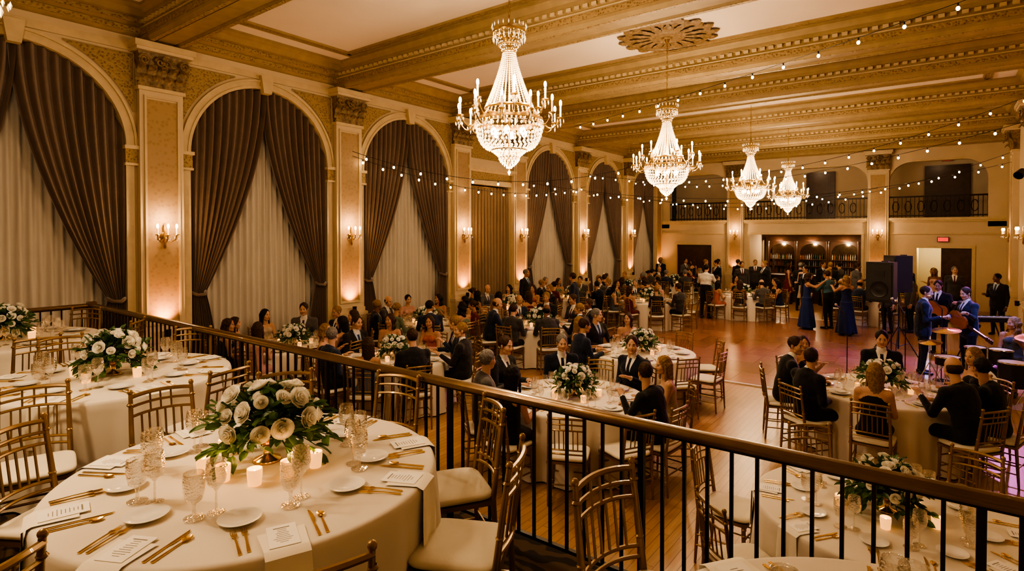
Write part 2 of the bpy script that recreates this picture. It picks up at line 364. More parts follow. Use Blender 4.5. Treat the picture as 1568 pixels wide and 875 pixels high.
for (x,s) in ((XL,1),(XR,-1)):
    P=[(0,H),(.42,H),(.42,H-.05),(.34,H-.1),(.28,H-.18),(.2,H-.2),(.2,H-.28),(.1,H-.32),(.1,H-.42),(.0,H-.46)]
    mb.prof([(x+s*p,q) for p,q in P],'y',YF,YB,0)
    mb.box(*sorted((x+s*.2,x+s*.215)),YF,YB,H-.28,H-.2,1); mb.box(*sorted((x+s*.1,x+s*.115)),YF,YB,H-.41,H-.33,1)
for a,b in zip(beamY[:-1],beamY[1:]):
    for (o,wd,mi) in ((.56,.07,1),(.50,.03,0),(.66,.025,0)):
        x0,x1,y0,y1=XL+o+.35,XR-o-.35,a+o,b-o
        if y1-y0<.3: continue
        for bx in ((x0,x1,y0,y0+wd),(x0,x1,y1-wd,y1),(x0,x0+wd,y0,y1),(x1-wd,x1,y0,y1)): mb.box(*bx,H-.03-.01*(mi==0),H+.01,mi)
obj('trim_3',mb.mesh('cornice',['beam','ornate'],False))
CHY=[.2,5.48,10.4,16.3,21.0]; CX=-4.2  # first hangs out of view, added along the row to light the foreground
m=MB(); m.lathe([(0,-.07),(.08,-.07),(.1,-.04),(.2,-.03),(.22,-.05),(.27,-.05),(.3,-.02),(.62,-.015),(.64,-.04),(.7,-.04),(.74,0)],48,0)
for i in range(16):
    a=i*2*pi/16
    for (r0,ln,wd,z) in ((.3,.34,.14,-.03),(.66,.18,.2,-.02)):
        X=Matrix.Rotation(a+(pi/16 if r0>.5 else 0),4,'Z')
        m.grid(lambda u,v:(r0+ln*v,(u-.5)*wd*math.sin(pi*(.1+.85*v))*(1+.15*math.sin(v*20)),z-.035*math.sin(pi*v)*(1-abs(u-.5))),4,7,0,X)
MED=m.mesh('medallion',['capital'],True,50)
for y in CHY: obj('ceiling_medallion',MED,(CX,y,H),sc=(1.12,1.12,1))
# ------------------------------------------------------------------ chandelier
OCT=([(1,0,0),(-1,0,0),(0,1,0),(0,-1,0),(0,0,1),(0,0,-1)],[(0,2,4),(2,1,4),(1,3,4),(3,0,4),(2,0,5),(1,2,5),(3,1,5),(0,3,5)])
CZ=3.46
def make_chand():
    m=MB()
    def bead(x,y,z,r,mi=1,el=1.0):
        V=[(x+a*r,y+b*r,z+c*r*el) for a,b,c in OCT[0]]; m.add(V,OCT[1],mi)
    m.lathe([(0,.0),(.02,.02),(.012,.1),(.012,1.7),(.03,1.74),(.012,1.8),(.012,1.86)],10,0)
    def ring(r,z,t=.012,mi=0,hh=1):
        m.grid(lambda u,v:((r+t*math.cos(2*pi*v))*math.cos(2*pi*u),(r+t*math.cos(2*pi*v))*math.sin(2*pi*u),z+hh*t*math.sin(2*pi*v)),40,6,mi)
    ring(.40,.58,.016,0,2.4); ring(.29,.74,.012,0,1.5); ring(.075,1.42,.012); ring(.19,1.66,.012,0,1.5); ring(.13,1.5,.01); ring(.21,.235,.010); ring(.12,.15,.008)
    for j in range(28):
        a=j*2*pi/28
        for i in range(26):
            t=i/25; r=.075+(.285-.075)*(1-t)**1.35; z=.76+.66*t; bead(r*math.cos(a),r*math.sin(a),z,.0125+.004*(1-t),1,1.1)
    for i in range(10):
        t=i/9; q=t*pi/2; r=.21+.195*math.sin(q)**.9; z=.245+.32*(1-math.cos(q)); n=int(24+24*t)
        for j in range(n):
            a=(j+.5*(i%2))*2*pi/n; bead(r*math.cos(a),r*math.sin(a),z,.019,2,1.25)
    for i in range(4):
        r=.205-.022*i
        for j in range(26): a=(j+.5*(i%2))*2*pi/26; bead(r*math.cos(a),r*math.sin(a),.225-.018*i,.014,2,1.2)
    for i in range(6):
        t=i/5; r=.03+.095*math.sin(t*pi/2); z=.03+.12*t; n=int(7+12*t)
        for j in range(n):
            a=j*2*pi/n; bead(r*math.cos(a),r*math.sin(a),z,.014,2,1.4)
    bead(0,0,-.03,.025,2,1.6)
    for j in range(36):
        a=j*2*pi/36; bead(.418*math.cos(a),.418*math.sin(a),.52,.010,1,3.2)
    for j in range(20):
        a=j*2*pi/20; bead(.195*math.cos(a),.195*math.sin(a),1.58,.011,1,4); bead(.21*math.cos(a),.21*math.sin(a),1.72,.01,1,3)
        for k in range(6):
            t=k/5; bead((.19-.1*t)*math.cos(a),(.19-.1*t)*math.sin(a),1.64-.2*t,.010,1)
    def arm(a,r0,r1,z0,zt):
        c,s=math.cos(a),math.sin(a); P=[]
        for i in range(9):
            t=i/8; r=r0+(r1-r0)*t; z=z0-.10*math.sin(pi*t)+(zt-z0)*t**2; P.append((r*c,r*s,z))
        m.tube(P,.009,6,0); X=Matrix.Translation((r1*c,r1*s,zt))
        m.lathe([(0,-.02),(.015,-.01),(.045,.01),(.04,.018),(.012,.02)],10,0,X)
        m.lathe([(.011,.02),(.011,.15),(0,.152)],8,3,X)
        m.ell((r1*c,r1*s,zt+.185),(.017,.017,.040),4,None,8,6)
        for k in range(6):
            b=k*pi/3; bead(r1*c+.042*math.cos(b),r1*s+.042*math.sin(b),zt-.03,.009,1,2.8)
        bead(r1*c,r1*s,zt-.07,.012,1,3)
    for j in range(12): arm(j*2*pi/12,.4,.62,.58,.60)
    for j in range(6): arm(j*2*pi/6+.26,.3,.46,.72,.80)
    for j in range(6):
        a=j*pi/3; m.ell((.2*math.cos(a),.2*math.sin(a),.45),(.035,.035,.05),4,None,8,6)
    for j in range(8):
        a=j*pi/4; P=[((.02+.17*t)*math.cos(a),(.02+.17*t)*math.sin(a),1.5+.16*t+.05*math.sin(pi*t)) for t in np.linspace(0,1,7)]
        m.tube(P,.006,5,0)
    L=H-CZ-1.86
    for i in range(int(L/.05)):
        z=1.88+i*.05; X=Matrix.Translation((0,0,z))@Matrix.Rotation(i*pi/2,4,'Z')
        m.grid(lambda u,v:((.014+.004*math.cos(2*pi*v))*math.cos(2*pi*u),.004*math.sin(2*pi*v),.03*math.sin(2*pi*u)),10,4,0,X)
    m.lathe([(0,1.86+L-.14),(.03,1.86+L-.13),(.06,1.86+L-.05),(.07,1.86+L)],14,0)
    return m.mesh('chandelier',['brass','crystal','crystalb','candle','bulb'],True,20)
CHM=make_chand()
for i,y in enumerate(CHY):
    o=obj('crystal_chandelier',CHM,(CX,y,CZ+(.07 if i==1 else 0)))
    n=6; k=.78
    for j in range(n):
        a=j*2*pi/n+.26/2
        light('chandelier_lamp','POINT',(.56*math.cos(a),.56*math.sin(a),.95),50*k,WARM,.06,o)
    light('chandelier_bowl_lamp','POINT',(0,0,-.15),(105 if i else 125)*k,WARM,.08,o)
# ------------------------------------------------------------------ back wall
mb=MB(); y0,y1=YB,YB+.3
def bx(a,b,z0,z1,m=0,ya=y0,yb=y1): mb.box(a,b,ya,yb,z0,z1,m)
bx(XL-.3,XR+.2,5.45,H)
SL=3.02
for a,b in ((XL-.3,-10.35),(-7.65,-6.95),(-2.35,-1.65),(1.25,XR+.2)): bx(a,b,SL,5.45)
bx(XL-.3,XR+.2,2.72,3.32)
for a,b in ((XL-.3,-9.97),(-8.36,-6.7),(-2.55,-.78),(.82,XR+.2)): bx(a,b,0,2.72)
bx(-9.97,-8.36,2.25,2.72); bx(-.78,.82,2.23,2.72)
bx(XL-.3,XR+.2,3.26,3.36,1,y0-.12,y0); bx(XL-.3,XR+.2,3.20,3.27,1,y0-.06,y0); bx(XL-.3,XR+.2,2.74,2.80,1,y0-.04,y0)
for a,b in ((-10.35,-7.65),(-6.95,-2.35),(-1.65,1.25)):
    for (c,s) in ((a,1),(b,-1)):
        R=.7; pts=[(c,5.45)]+[(c+s*(R-R*math.sin(t)),5.45-R+R*math.cos(t)) for t in np.linspace(0,pi/2,10)]
        n=len(pts); V=[(p,yy,q) for yy in(y0,y1) for p,q in pts]
        mb.add(V,[tuple(range(n)),tuple(range(n,2*n))]+[(i,(i+1)%n,n+(i+1)%n,n+i) for i in range(n)],0)
    for (p,q,z0,z1) in ((a+.7,b-.7,5.45,5.52),): bx(p,q,z0,z1,1,y0-.04,y0)
for (a,b,t) in ((-9.97,-8.36,2.25),(-.78,.82,2.23),(-6.7,-2.55,2.72)):
    bx(a-.1,a,0,t+.1,1,y0-.03,y0); bx(b,b+.1,0,t+.1,1,y0-.03,y0); bx(a,b,t,t+.1,1,y0-.03,y0)
obj('wall_back',mb.mesh('wall_back',['wall','trim'],False))
mb=MB(); mb.box(XL-.3,XR+.2,YB+2.8,YB+3,0,H); mb.box(-6.9,-6.7,YB+.3,YB+2.8,0,3); mb.box(-2.55,-2.35,YB+.3,YB+2.8,0,3); mb.box(-.95,-.78,YB+.3,YB+2.8,0,3); mb.box(.82,1,YB+.3,YB+2.8,0,3)
obj('wall_balcony',mb.mesh('wall_balcony',['wall'],False))
mb=MB(); mb.box(XL-.3,XR+.2,YB+.3,YB+2.8,3.1,3.3); obj('balcony_floor',mb.mesh('balcony_floor',['wall'],False))
mb=MB()
for a,b in ((-10.35,-7.65),(-6.95,-2.35),(-1.65,1.25)):
    mb.box(a,b,YB+.08,YB+.16,4.12,4.18,0); mb.box(a,b,YB+.1,YB+.14,3.42,3.46,0)
    n=int((b-a)/.13)
    for i in range(n+1):
        x=a+(b-a)*i/n; mb.box(x-.012,x+.012,YB+.11,YB+.13,3.36,4.12,0)
    for i in range(int((b-a)/.39)):
        x=a+.2+i*.39
        mb.grid(lambda u,v:(x+(.1+.014*math.cos(2*pi*v))*math.cos(2*pi*u),YB+.12+.014*math.sin(2*pi*v),3.78+(.2+.014*math.cos(2*pi*v))*math.sin(2*pi*u)),16,4,0)
obj('balcony_railing',mb.mesh('balcony_railing',['iron'],True))
def door(name,x0,x1,y,h,z=0):
    m=MB(); m.box(x0,x1,y,y+.06,z+.002,z+h,0); n=2 if x1-x0>1.1 else 1
    for i in range(n):
        a=x0+(x1-x0)*i/n; b=x0+(x1-x0)*(i+1)/n
        for (p,q) in ((.12,.9),(1.05,h-.15)): 
            m.box(a+.12,b-.12,y-.015,y,z+p,z+q,0); m.box(a+.18,b-.18,y-.025,y-.015,z+p+.06,z+q-.06,0)
        m.ell((b-.06 if i==0 else a+.06,y-.04,z+1.0),.025,1)
    m.box(x0-.07,x0,y-.02,y+.06,z,z+h+.07,0); m.box(x1,x1+.07,y-.02,y+.06,z,z+h+.07,0); m.box(x0,x1,y-.02,y+.06,z+h,z+h+.07,0)
    obj(name,m.mesh(name,['dwood','brass'],False))
door('door_1',-9.9,-8.43,YB+.1,2.18); door('door_2',.02,.75,YB+.1,2.16)
door('door_3',-4.9,-3.9,YB+2.68,2.15,3.3); door('door_4',-.55,.75,YB+2.68,2.15,3.3)
light('corridor_lamp','POINT',(-.3,YB+1.6,2.2),60,(1,.85,.45),.15)
light('balcony_lamp','POINT',(-4.6,YB+1.4,5.6),14,WARM,.15); light('balcony_lamp','POINT',(-.2,YB+1.4,5.6),8,WARM,.15); light('balcony_lamp','POINT',(-9,YB+1.4,5.6),8,WARM,.15)
def exit_sign(x,y,z):
    m=MB(); m.box(-.17,.17,-.03,.03,-.09,.09,0); m.box(-.15,.15,-.034,-.03,-.07,.07,1)
    for i,c in enumerate('EXIT'):
        a=-.115+i*.062
        def b(x0,x1,z0,z1): m.box(a+x0,a+x1,-.037,-.034,z0,z1,2)
        if c=='E': b(0,.01,-.045,.045); [b(0,.04,z,z+.01) for z in(-.045,-.005,.035)]
        if c=='I': b(.012,.022,-.045,.045)
        if c=='T': b(.012,.022,-.045,.045); b(-.005,.04,.035,.045)
        if c=='X':
            for s in(-1,1): m.tube([(a,-.035,-.045*s),(a+.04,-.035,.045*s)],.005,4,2)
    m.box(-.02,.02,.03,.06,-.03,.03,0)
    obj('exit_sign',m.mesh('exit_sign',['black','exit','china'],False),(x,y,z))
exit_sign(0,YB-.06,2.55); exit_sign(.1,YB+2.62,5.75)
mb=MB(); bx0,bx1=-6.5,-2.75; Y=YB+1.9
mb.box(bx0,bx1,Y,Y+.5,0.01,1.0,0); mb.box(bx0,bx1,Y+.42,Y+.5,1.0,2.6,0)
mb.box(bx0,bx1,Y+.05,Y+.5,2.42,2.62,0); mb.box(bx0-.05,bx1+.05,Y,Y+.5,2.62,2.70,0)
for i in range(4):
    x=bx0+(bx1-bx0)*i/3; mb.lathe([(.07,1.0),(.055,1.05),(.05,2.3),(.07,2.42)],12,0,Matrix.Translation((min(max(x,bx0+.08),bx1-.08),Y+.12,0)))
for i in range(3):
    a=bx0+(bx1-bx0)*i/3+.12; b=bx0+(bx1-bx0)*(i+1)/3-.12
    mb.grid(lambda u,v:(a+(b-a)*u,Y+.41,1.02+v*(.95+.35*math.sqrt(max(0,1-(2*u-1)**2)))),16,4,2)
    for z in (1.3,1.6): mb.box(a,b,Y+.15,Y+.40,z,z+.02,0)
    for z in (1.0,1.32,1.62):
        x=a+.05
        while x<b-.05:
            h=.19+.06*random.random(); r=.026; X=Matrix.Translation((x,Y+.28,z)); mb.lathe([(0,0),(r,0),(r,h*.62),(r*.4,h*.78),(r*.4,h),(0,h)],8,random.choice([1,1,3,4]),X); x+=.085
obj('back_bar_cabinet',mb.mesh('back_bar',['dwood','amber','mirror','bclear','bgreen'],False))
for x in (-5.9,-4.6,-3.3): light('bar_lamp','POINT',(x,YB+1.85,2.3),38,WARM,.05)
mb=MB(); mb.box(-6.6,-2.65,YB-1.0,YB-.45,0,1.04,0); mb.box(-6.7,-2.6,YB-1.08,YB-.38,1.04,1.1,0)
for i in range(6): mb.box(-6.5+i*.65,-5.98+i*.65,YB-1.02,YB-1.0,.15,.92,1)
obj('bar_counter',mb.mesh('bar_counter',['dwood','dwood'],False))
# ------------------------------------------------------------------ mezzanine railing
mb=MB(); RT=PZ+.95
def railrun(p,q):
    p=np.array(p,float); q=np.array(q,float); d=q-p; L=np.linalg.norm(d); d/=L; s=np.array([-d[1],d[0]])
    prof=[(-.034,.0),(-.038,.012),(-.036,.03),(-.022,.046),(0,.05),(.022,.046),(.036,.03),(.038,.012),(.034,0)]
    V=[]
    for e in (p,q):
        for a,z in prof: V.append((e[0]+s[0]*a,e[1]+s[1]*a,RT-.05+z))
    n=len(prof); mb.add(V,[(i,(i+1)%n,n+(i+1)%n,n+i) for i in range(n)]+[tuple(range(n)),tuple(range(n,2*n))],0)
    def bar(w,z0,z1,mi=1):
        V=[(e[0]+s[0]*a,e[1]+s[1]*a,z) for e in(p,q) for a in(-w,w) for z in(z0,z1)]
        mb.add(V,[(0,1,3,2),(4,6,7,5),(0,4,5,1),(2,3,7,6),(0,2,6,4),(1,5,7,3)],mi)
    bar(.018,RT-.066,RT-.05); bar(.014,PZ+.08,PZ+.10)
    k=int(L/.115)
    for i in range(k+1):
        c=p+d*L*i/k; big=i%12==0; w=.016 if big else .008; mb.box(c[0]-w,c[0]+w,c[1]-w,c[1]+w,PZ if big else PZ+.09,RT-.05,1)
railrun((RX,RAILY),(XR,RAILY)); railrun((RX,YF),(RX,RAILY))
mb.box(RX-.05,RX+.05,RAILY-.05,RAILY+.05,PZ,RT+.02,0)
obj('mezzanine_railing',mb.mesh('mezz_railing',['rail','iron'],True,35))
# ------------------------------------------------------------------ chair
def make_chair():
    m=MB(); 
    def by(z): return -.19-(z-.45)*.13 if z>.45 else -.19-(.45-z)*.06
    for s in(-1,1):
        zs=[0,.2,.45,.7,.93]; m.tube([(s*(.185 if z<.5 else .185-(z-.45)*.02),by(z),z) for z in zs],[.011,.015,.017,.015,.012],8,0)
        m.ell((s*.176,by(.935),.937),.017,0,None,8,6)
        m.tube([(s*.2,.185,0),(s*.195,.18,.2),(s*.19,.175,.45)],[.011,.015,.018],8,0)
        for z in(.1,.36,.41): m.lathe([(.014,-.01),(.021,0),(.014,.01)],8,0,Matrix.Translation((s*.194,.18,z)))
        for z in (.62,.86): m.lathe([(.013,-.01),(.02,0),(.013,.01)],8,0,Matrix.Translation((s*.181,by(z),z)))
        for z in(.16,.25): m.tube([(s*.192,by(z),z),(s*.197,.18,z)],.008,6,0)
    for z in(.20,.32): m.tube([(-.195,.18,z),(.195,.18,z)],.008,6,0)
    m.tube([(-.185,by(.22),.22),(.185,by(.22),.22)],.008,6,0)
    def rail(z,r,c=.035):
        m.tube([(x,by(z)-c*(1-(x/.18)**2),z+.012*(1-(x/.18)**2)) for x in np.linspace(-.18,.18,9)],r,6,0)
    for z,r in((.905,.013),(.845,.009),(.785,.009),(.58,.009),(.535,.009)): rail(z,r)
    for x in(-.115,-.07,-.0235,.0235,.07,.115):
        c=.035*(1-(x/.18)**2); m.tube([(x,by(z)-c,z+.01) for z in(.58,.785)],.0065,6,0)
    for x in (-.06,0,.06):
        c=.035*(1-(x/.18)**2); m.tube([(x,by(z)-c,z+.01) for z in(.785,.905)],.006,5,0)
    m.box(-.205,.205,-.2,.2,.425,.45,0)
    def cu(u,v):
        a=2*pi*u; t=pi*(v-.5); k=.35; c=abs(math.cos(a))**k*(1 if math.cos(a)>0 else -1); s=abs(math.sin(a))**k*(1 if math.sin(a)>0 else -1)
        q=abs(math.cos(t))**.4; return (.212*c*q,.01+.212*s*q,.474+.026*(abs(math.sin(t))**.7*(1 if t>0 else -1)))
    m.grid(cu,32,10,1,None,closed=True)
    return m.mesh('chair',['goldw','cush'],True,50)
CHR=make_chair()
def face(dx,dy): return math.atan2(dy,dx)-pi/2
def chair(x,y,ang,z=0): return obj('chiavari_chair',CHR,(x,y,z),ang)
TR=.87
def make_table(seed):
    m=MB(); R=TR; rr=random.Random(seed); n1=rr.randint(9,12); p1=rr.random()*6; p2=rr.random()*6
    prof=[(0,.76),(.3,.76),(.6,.76),(R-.02,.76),(R-.003,.758),(R+.006,.75),(R+.012,.73)]+[(None,z) for z in (.68,.6,.5,.4,.3,.2,.1,.02)]
    seg=200
    def f(u,v):
        i=int(round(v*(len(prof)-1))); r,z=prof[i]; a=2*pi*u
        if r is None:
            t=(.73-z)/.71; s=math.sin(n1*a+p1+.8*math.sin(2*a+p2)); s2=math.sin((2*n1+3)*a+p2)
            r=R+.012+.03*t+.05*t**.7*(abs(s)**.6*(1 if s>0 else -1))+.015*t*s2
        return (r*math.cos(a),r*math.sin(a),z)
    m.grid(f,seg,len(prof)-1,0,None,closed=True)
    return m.mesh('table',['cloth'],True,0)
TBL=[make_table(i) for i in range(3)]
def make_rose():
    m=MB(); 
    m.ell((0,0,.0),(.013,.013,.02),0,None,8,6)
    for l in range(5):
        n=3+l; r=.009+.0080*l
        for k in range(n):
            X=Matrix.Rotation(2*pi*k/n+l*.7,4,'Z')
            def f(u,v):
                a=(u-.5)*2*pi/n*1.35; h=.036-.004*l; rr=r*(.5+.62*math.sin(v*pi*.55))+ (.011*l*.4*max(0,v-.6)); z=-.024+h*v*1.25-.006*(abs(u-.5)*2)**2*v-(.014*l*.3)*max(0,v-.7)
                return (rr*math.cos(a),rr*math.sin(a),z)
            m.grid(f,4,5,0,X)
    return m
ROSE=make_rose()
def make_bouquet(seed,nr=28,R=.19):
    rr=random.Random(seed); m=MB(); V0=np.concatenate(ROSE.v); F0=ROSE.f
    m.lathe([(0,0),(.065,0),(.06,.012),(.02,.03),(.016,.07),(.03,.085),(.075,.105),(.095,.135),(.098,.14),(.09,.135),(.05,.115),(0,.11)],28,3)
    c=Vector((0,0,.22)); pts=[]
    for i in range(nr):
        for _ in range(90):
            th=rr.random()*2*pi; ph=math.acos(1-rr.random()*1.2); d=Vector((math.sin(ph)*math.cos(th)*1.22,math.sin(ph)*math.sin(th)*1.22,math.cos(ph)*.85)); p=c+d*R*rr.uniform(.88,1.12)
            if all((p-q).length>.078 for q in pts): break
        else: continue
        pts.append(p); q=(d+Vector((rr.uniform(-.3,.3),rr.uniform(-.3,.3),rr.uniform(-.1,.3)))).to_track_quat('Z','Y').to_matrix().to_4x4(); s=rr.uniform(.6,1.05)
        m.add(V0,F0,0,Matrix.Translation(p)@q@Matrix.Scale(s,4)); m.tube([tuple(p),tuple(c*.75)],.003,4,2)
    def leaf(p,d,L,w):
        q=d.to_track_quat('Y','Z').to_matrix().to_4x4(); X=Matrix.Translation(p)@q@Matrix.Rotation(rr.uniform(-.8,.8),4,'Y')
        m.grid(lambda u,v:((u-.5)*w*math.sin(pi*min(1,.08+.92*v))**.8*1.0,L*v,.25*w*abs(u-.5)*2-.25*L*v*v),4,6,1,X)
    for i in range(74):
        th=rr.random()*2*pi; ph=rr.uniform(.15,2.15); d=Vector((math.sin(ph)*math.cos(th),math.sin(ph)*math.sin(th),math.cos(ph)*.8)); p0=c*.85; L=rr.uniform(.19,.28)
        P=[tuple(p0+d*L*t+Vector((0,0,-.05*t*t)) ) for t in np.linspace(.3,1,5)]; m.tube(P,.0022,4,2)
        for k in range(6):
            p=Vector(P[min(4,1+k*3//4)]); s=Vector((rr.uniform(-1,1),rr.uniform(-1,1),rr.uniform(-.6,.6))); leaf(p,(d+s*.8).normalized(),rr.uniform(.055,.09),rr.uniform(.03,.046))
    return m.mesh('bouquet',['petal','leaf','stem','gold'],True,0)
BOU=[make_bouquet(1),make_bouquet(5,25,.18)]
def lm(profile,mats,seg=20,name='x'):
    m=MB(); m.lathe(profile,seg,0); return m.mesh(name,mats,True,50)
GOB=lm([(0,.002),(.036,.002),(.036,.005),(.008,.012),(.006,.04),(.009,.055),(.028,.07),(.036,.1),(.037,.14),(.034,.165),(.032,.165),(.035,.14),(.034,.1),(.026,.075),(0,.066)],['glass'],20,'goblet')
WIN=lm([(0,.002),(.034,.002),(.034,.004),(.005,.01),(.0038,.09),(.012,.1),(.034,.125),(.04,.155),(.036,.2),(.033,.215),(.0315,.215),(.0345,.2),(.038,.155),(.032,.128),(0,.104)],['glass'],20,'wine')
PLT=lm([(0,.006),(.055,.006),(.068,.012),(.098,.018),(.1,.021),(.066,.018),(.054,.011),(0,.010)],['china'],36,'plate')
m=MB(); m.lathe([(0,.001),(.029,.001),(.034,.055),(.034,.078),(.032,.078),(.031,.04),(0,.035)],18,0); m.lathe([(0,.036),(.028,.036),(.028,.04),(0,.04)],12,1); m.ell((0,0,.056),(.006,.006,.014),2,None,8,6)
VOT=m.mesh('votive',['votive','candle','flame'],True,50)
def flat(m,pts,z0,th,mi=0,rise=lambda y:0):
    n=len(pts); V=[(x,y,z0+rise(y)+t) for t in(0,th) for x,y in pts]
    m.add(V,[tuple(range(n))[::-1],tuple(range(n,2*n))]+[(i,(i+1)%n,n+(i+1)%n,n+i) for i in range(n)],mi)
def make_fork():
    m=MB(); rs=lambda y:.004*math.sin(max(0,min(1,(y+.1)/.2))*pi)
    flat(m,[(-.006,-.1),(.006,-.1),(.0035,-.02),(.004,.03),(.011,.045),(.011,.055),(-.011,.055),(-.011,.045),(-.004,.03),(-.0035,-.02)],.001,.003,0,rs)
    for x in(-.0095,-.0032,.0032,.0095): m.tube([(x,.053,.004),(x,.075,.003),(x*.95,.098,.005)],[.0018,.0016,.0009],5,0)
    return m.mesh('fork',['gold'],True,40)
def make_knife():
    m=MB(); flat(m,[(-.006,-.11),(.006,-.11),(.004,0),(.010,.02),(.011,.07),(.006,.105),(-.002,.118),(-.004,.02),(-.004,0)],.001,.003); return m.mesh('knife',['gold'],True,40)
def make_spoon():
    m=MB(); flat(m,[(-.006,-.1),(.006,-.1),(.003,.04),(-.003,.04)],.001,.003)
    m.grid(lambda u,v:(.017*v*math.cos(2*pi*u),.06+.026*v*math.sin(2*pi*u),.001+.006*v*v),14,4,0); return m.mesh('spoon',['gold'],True,40)
FRK,KNF,SPN=make_fork(),make_knife(),make_spoon()
m=MB(); m.box(-.055,.055,-.085,.085,0,.002,0)
for i in range(9):
    w=random.uniform(.015,.035) if i else .03; h=.0028 if i else .006; m.box(-w,w,.06-i*.014-h/2,.06-i*.014+h/2,.002,.0024,1)
MEN=m.mesh('menu',['paper','ink'],False)
def nap():
    m=MB()
    def f(u,v):
        s=-.30+.46*v; x=(u-.5)*.17*(1+.05*math.sin(v*7))
        if s>0: return (x,s,.005)
        return (x*(1-.15*s),-.024-.02*(-s)-.008*math.sin(u*9)*(-s)*3,s*1.0+.003)
    m.grid(f,8,24,0); return m.mesh('napkin',['napkin'],True,60)
NAP=nap()
def make_far_setting():
    m=MB()
    def put(prof,x,y,mi,seg=10): m.lathe(prof,seg,mi,Matrix.Translation((x,y,.762)))
    for k in range(9):
        a=2*pi*k/9; c,s=math.cos(a),math.sin(a)
        put([(0,.004),(.1,.012),(.12,.02),(.1,.016),(0,.008)],.66*c,.66*s,0,20)
        for da,r,h in((.22,.52,.17),(.34,.47,.2),(-.2,.5,.16)):
            x,y=r*math.cos(a+da),r*math.sin(a+da)
            put([(0,.001),(.033,.001),(.005,.01),(.005,h*.45),(.033,h*.62),(.036,h*.8),(.03,h)],x,y,1)
        X=Matrix.Rotation(a-pi/2,4,'Z')@Matrix.Translation((0,.66,.762))
        m.box(-.155,-.145,-.1,.1,0,.004,2,X); m.box(.145,.155,-.1,.1,0,.004,2,X)
        m.box(-.05,.05,-.08,.03,.021,.03,0,X)
    for k in range(5):
        a=k*2*pi/5+.5; put([(0,.001),(.032,.001),(.037,.08),(.034,.08),(.03,.03),(0,.03)],.30*math.cos(a),.30*math.sin(a),3); m.ell((.30*math.cos(a),.30*math.sin(a),.82),(.008,.008,.016),4,None,6,4)
    return m.mesh('far_setting',['china','glass','gold','votive','flame'],True,50)
FAR=make_far_setting()
def table(x,y,z=0,v=0,far=True,rot=None):
    obj('round_banquet_table',TBL[v%3],(x,y,z),random.random()*6 if rot is None else rot)
    obj('rose_centerpiece',BOU[v%2],(x,y,z+.7605),random.random()*6)
    if far: obj('table_place_settings',FAR,(x,y,z),random.random()*6)
def near_setting(tx,ty,z,angs,seed=0):
    rr=random.Random(seed); Z=z+.7615
    for a in angs:
        a=math.radians(a); c,s=math.cos(a),math.sin(a); rz=a+pi/2
        def P(lx,ly,dz=0): return (tx+c*(TR-ly)+(-s)*lx, ty+s*(TR-ly)+c*lx, Z+dz)
        obj('draped_napkin',NAP,P(0,0),rz)
        obj('menu_card',MEN,P(0,.11,.0055),rz+rr.uniform(-.06,.06))
        obj('gold_fork',FRK,P(-.125,.16),rz); obj('gold_fork',FRK,P(-.16,.155),rz+.05)
        obj('gold_knife',KNF,P(.125,.16),rz); obj('gold_spoon',SPN,P(.16,.155),rz-.04)
        obj('bread_plate',PLT,P(-.13,.33),rz,sc=.85)
        obj('water_goblet',GOB,P(.07,.36),0,sc=1.15); obj('wine_glass',WIN,P(.125,.42),0,sc=1.05)
# ------------------------------------------------------------------ SDF people
def surfnets(F,o,h):
    s=F<0; nx,ny,nz=F.shape; C=[(i,j,k) for i in(0,1) for j in(0,1) for k in(0,1)]
    sl=lambda A,c:A[c[0]:nx-1+c[0],c[1]:ny-1+c[1],c[2]:nz-1+c[2]]
    cnt=sum(sl(s,c).astype(np.int8) for c in C); act=(cnt>0)&(cnt<8); idx=np.argwhere(act); n=len(idx)
    val={c:sl(F,c)[act] for c in C}; acc=np.zeros((n,3)); num=np.zeros(n)
    for a in C:
        for ax in range(3):
            if a[ax]==0:
                b=list(a); b[ax]=1; b=tuple(b); fa,fb=val[a],val[b]; m=(fa<0)!=(fb<0); t=fa[m]/(fa[m]-fb[m])
                p=np.tile(np.array(a,float),(m.sum(),1)); p[:,ax]+=t; acc[m]+=p; num[m]+=1
    V=(idx+acc/num[:,None])*h+o
    g=-np.ones(act.shape,int); g[act]=np.arange(n); FS=[]
    for ax in range(3):
        u,v=(ax+1)%3,(ax+2)%3
        A=np.moveaxis(s,(ax,u,v),(0,1,2)); G=np.moveaxis(g,(ax,u,v),(0,1,2))
        e=(A[:-1]!=A[1:])[:,1:-1,1:-1]; q=np.argwhere(e); i,j,k=q[:,0],q[:,1]+1,q[:,2]+1
        f=np.stack([G[i,j-1,k-1],G[i,j,k-1],G[i,j,k],G[i,j-1,k]],1); ins=A[i,j,k]; f[~ins]=f[~ins][:,::-1]; FS.append(f)
    return V,np.concatenate(FS)
def dcap(P,a,b,r1,r2,k=1,side=(1,0,0)):
    a=np.array(a,float); b=np.array(b,float); ab=b-a; L=ab@ab+1e-12; t=np.clip((P-a)@ab/L,0,1); d=P-a-t[:,None]*ab; r=r1+(r2-r1)*t
    d2=(d*d).sum(1)
    if k!=1:
        s=d@np.array(side,float); d2=d2-s*s+(s/k)**2
    return np.sqrt(d2)-r
def dell(P,c,r):
    r=np.array(r,float) if not np.isscalar(r) else np.full(3,float(r)); q=(P-np.array(c))/r; n=np.linalg.norm(q,axis=1)+1e-9; g=np.linalg.norm(q/r,axis=1)+1e-9; return n*(n-1)/g
def ev(P,pr):
    if pr[0]=='c': return dcap(P,*pr[2:])
    if pr[0]=='e': return dell(P,*pr[2:])
    return pr[2](P)
def smin(a,b,k):
    if k<=0: return np.minimum(a,b)
    h=np.clip(.5+.5*(b-a)/k,0,1); return b*(1-h)+a*h-k*h*(1-h)
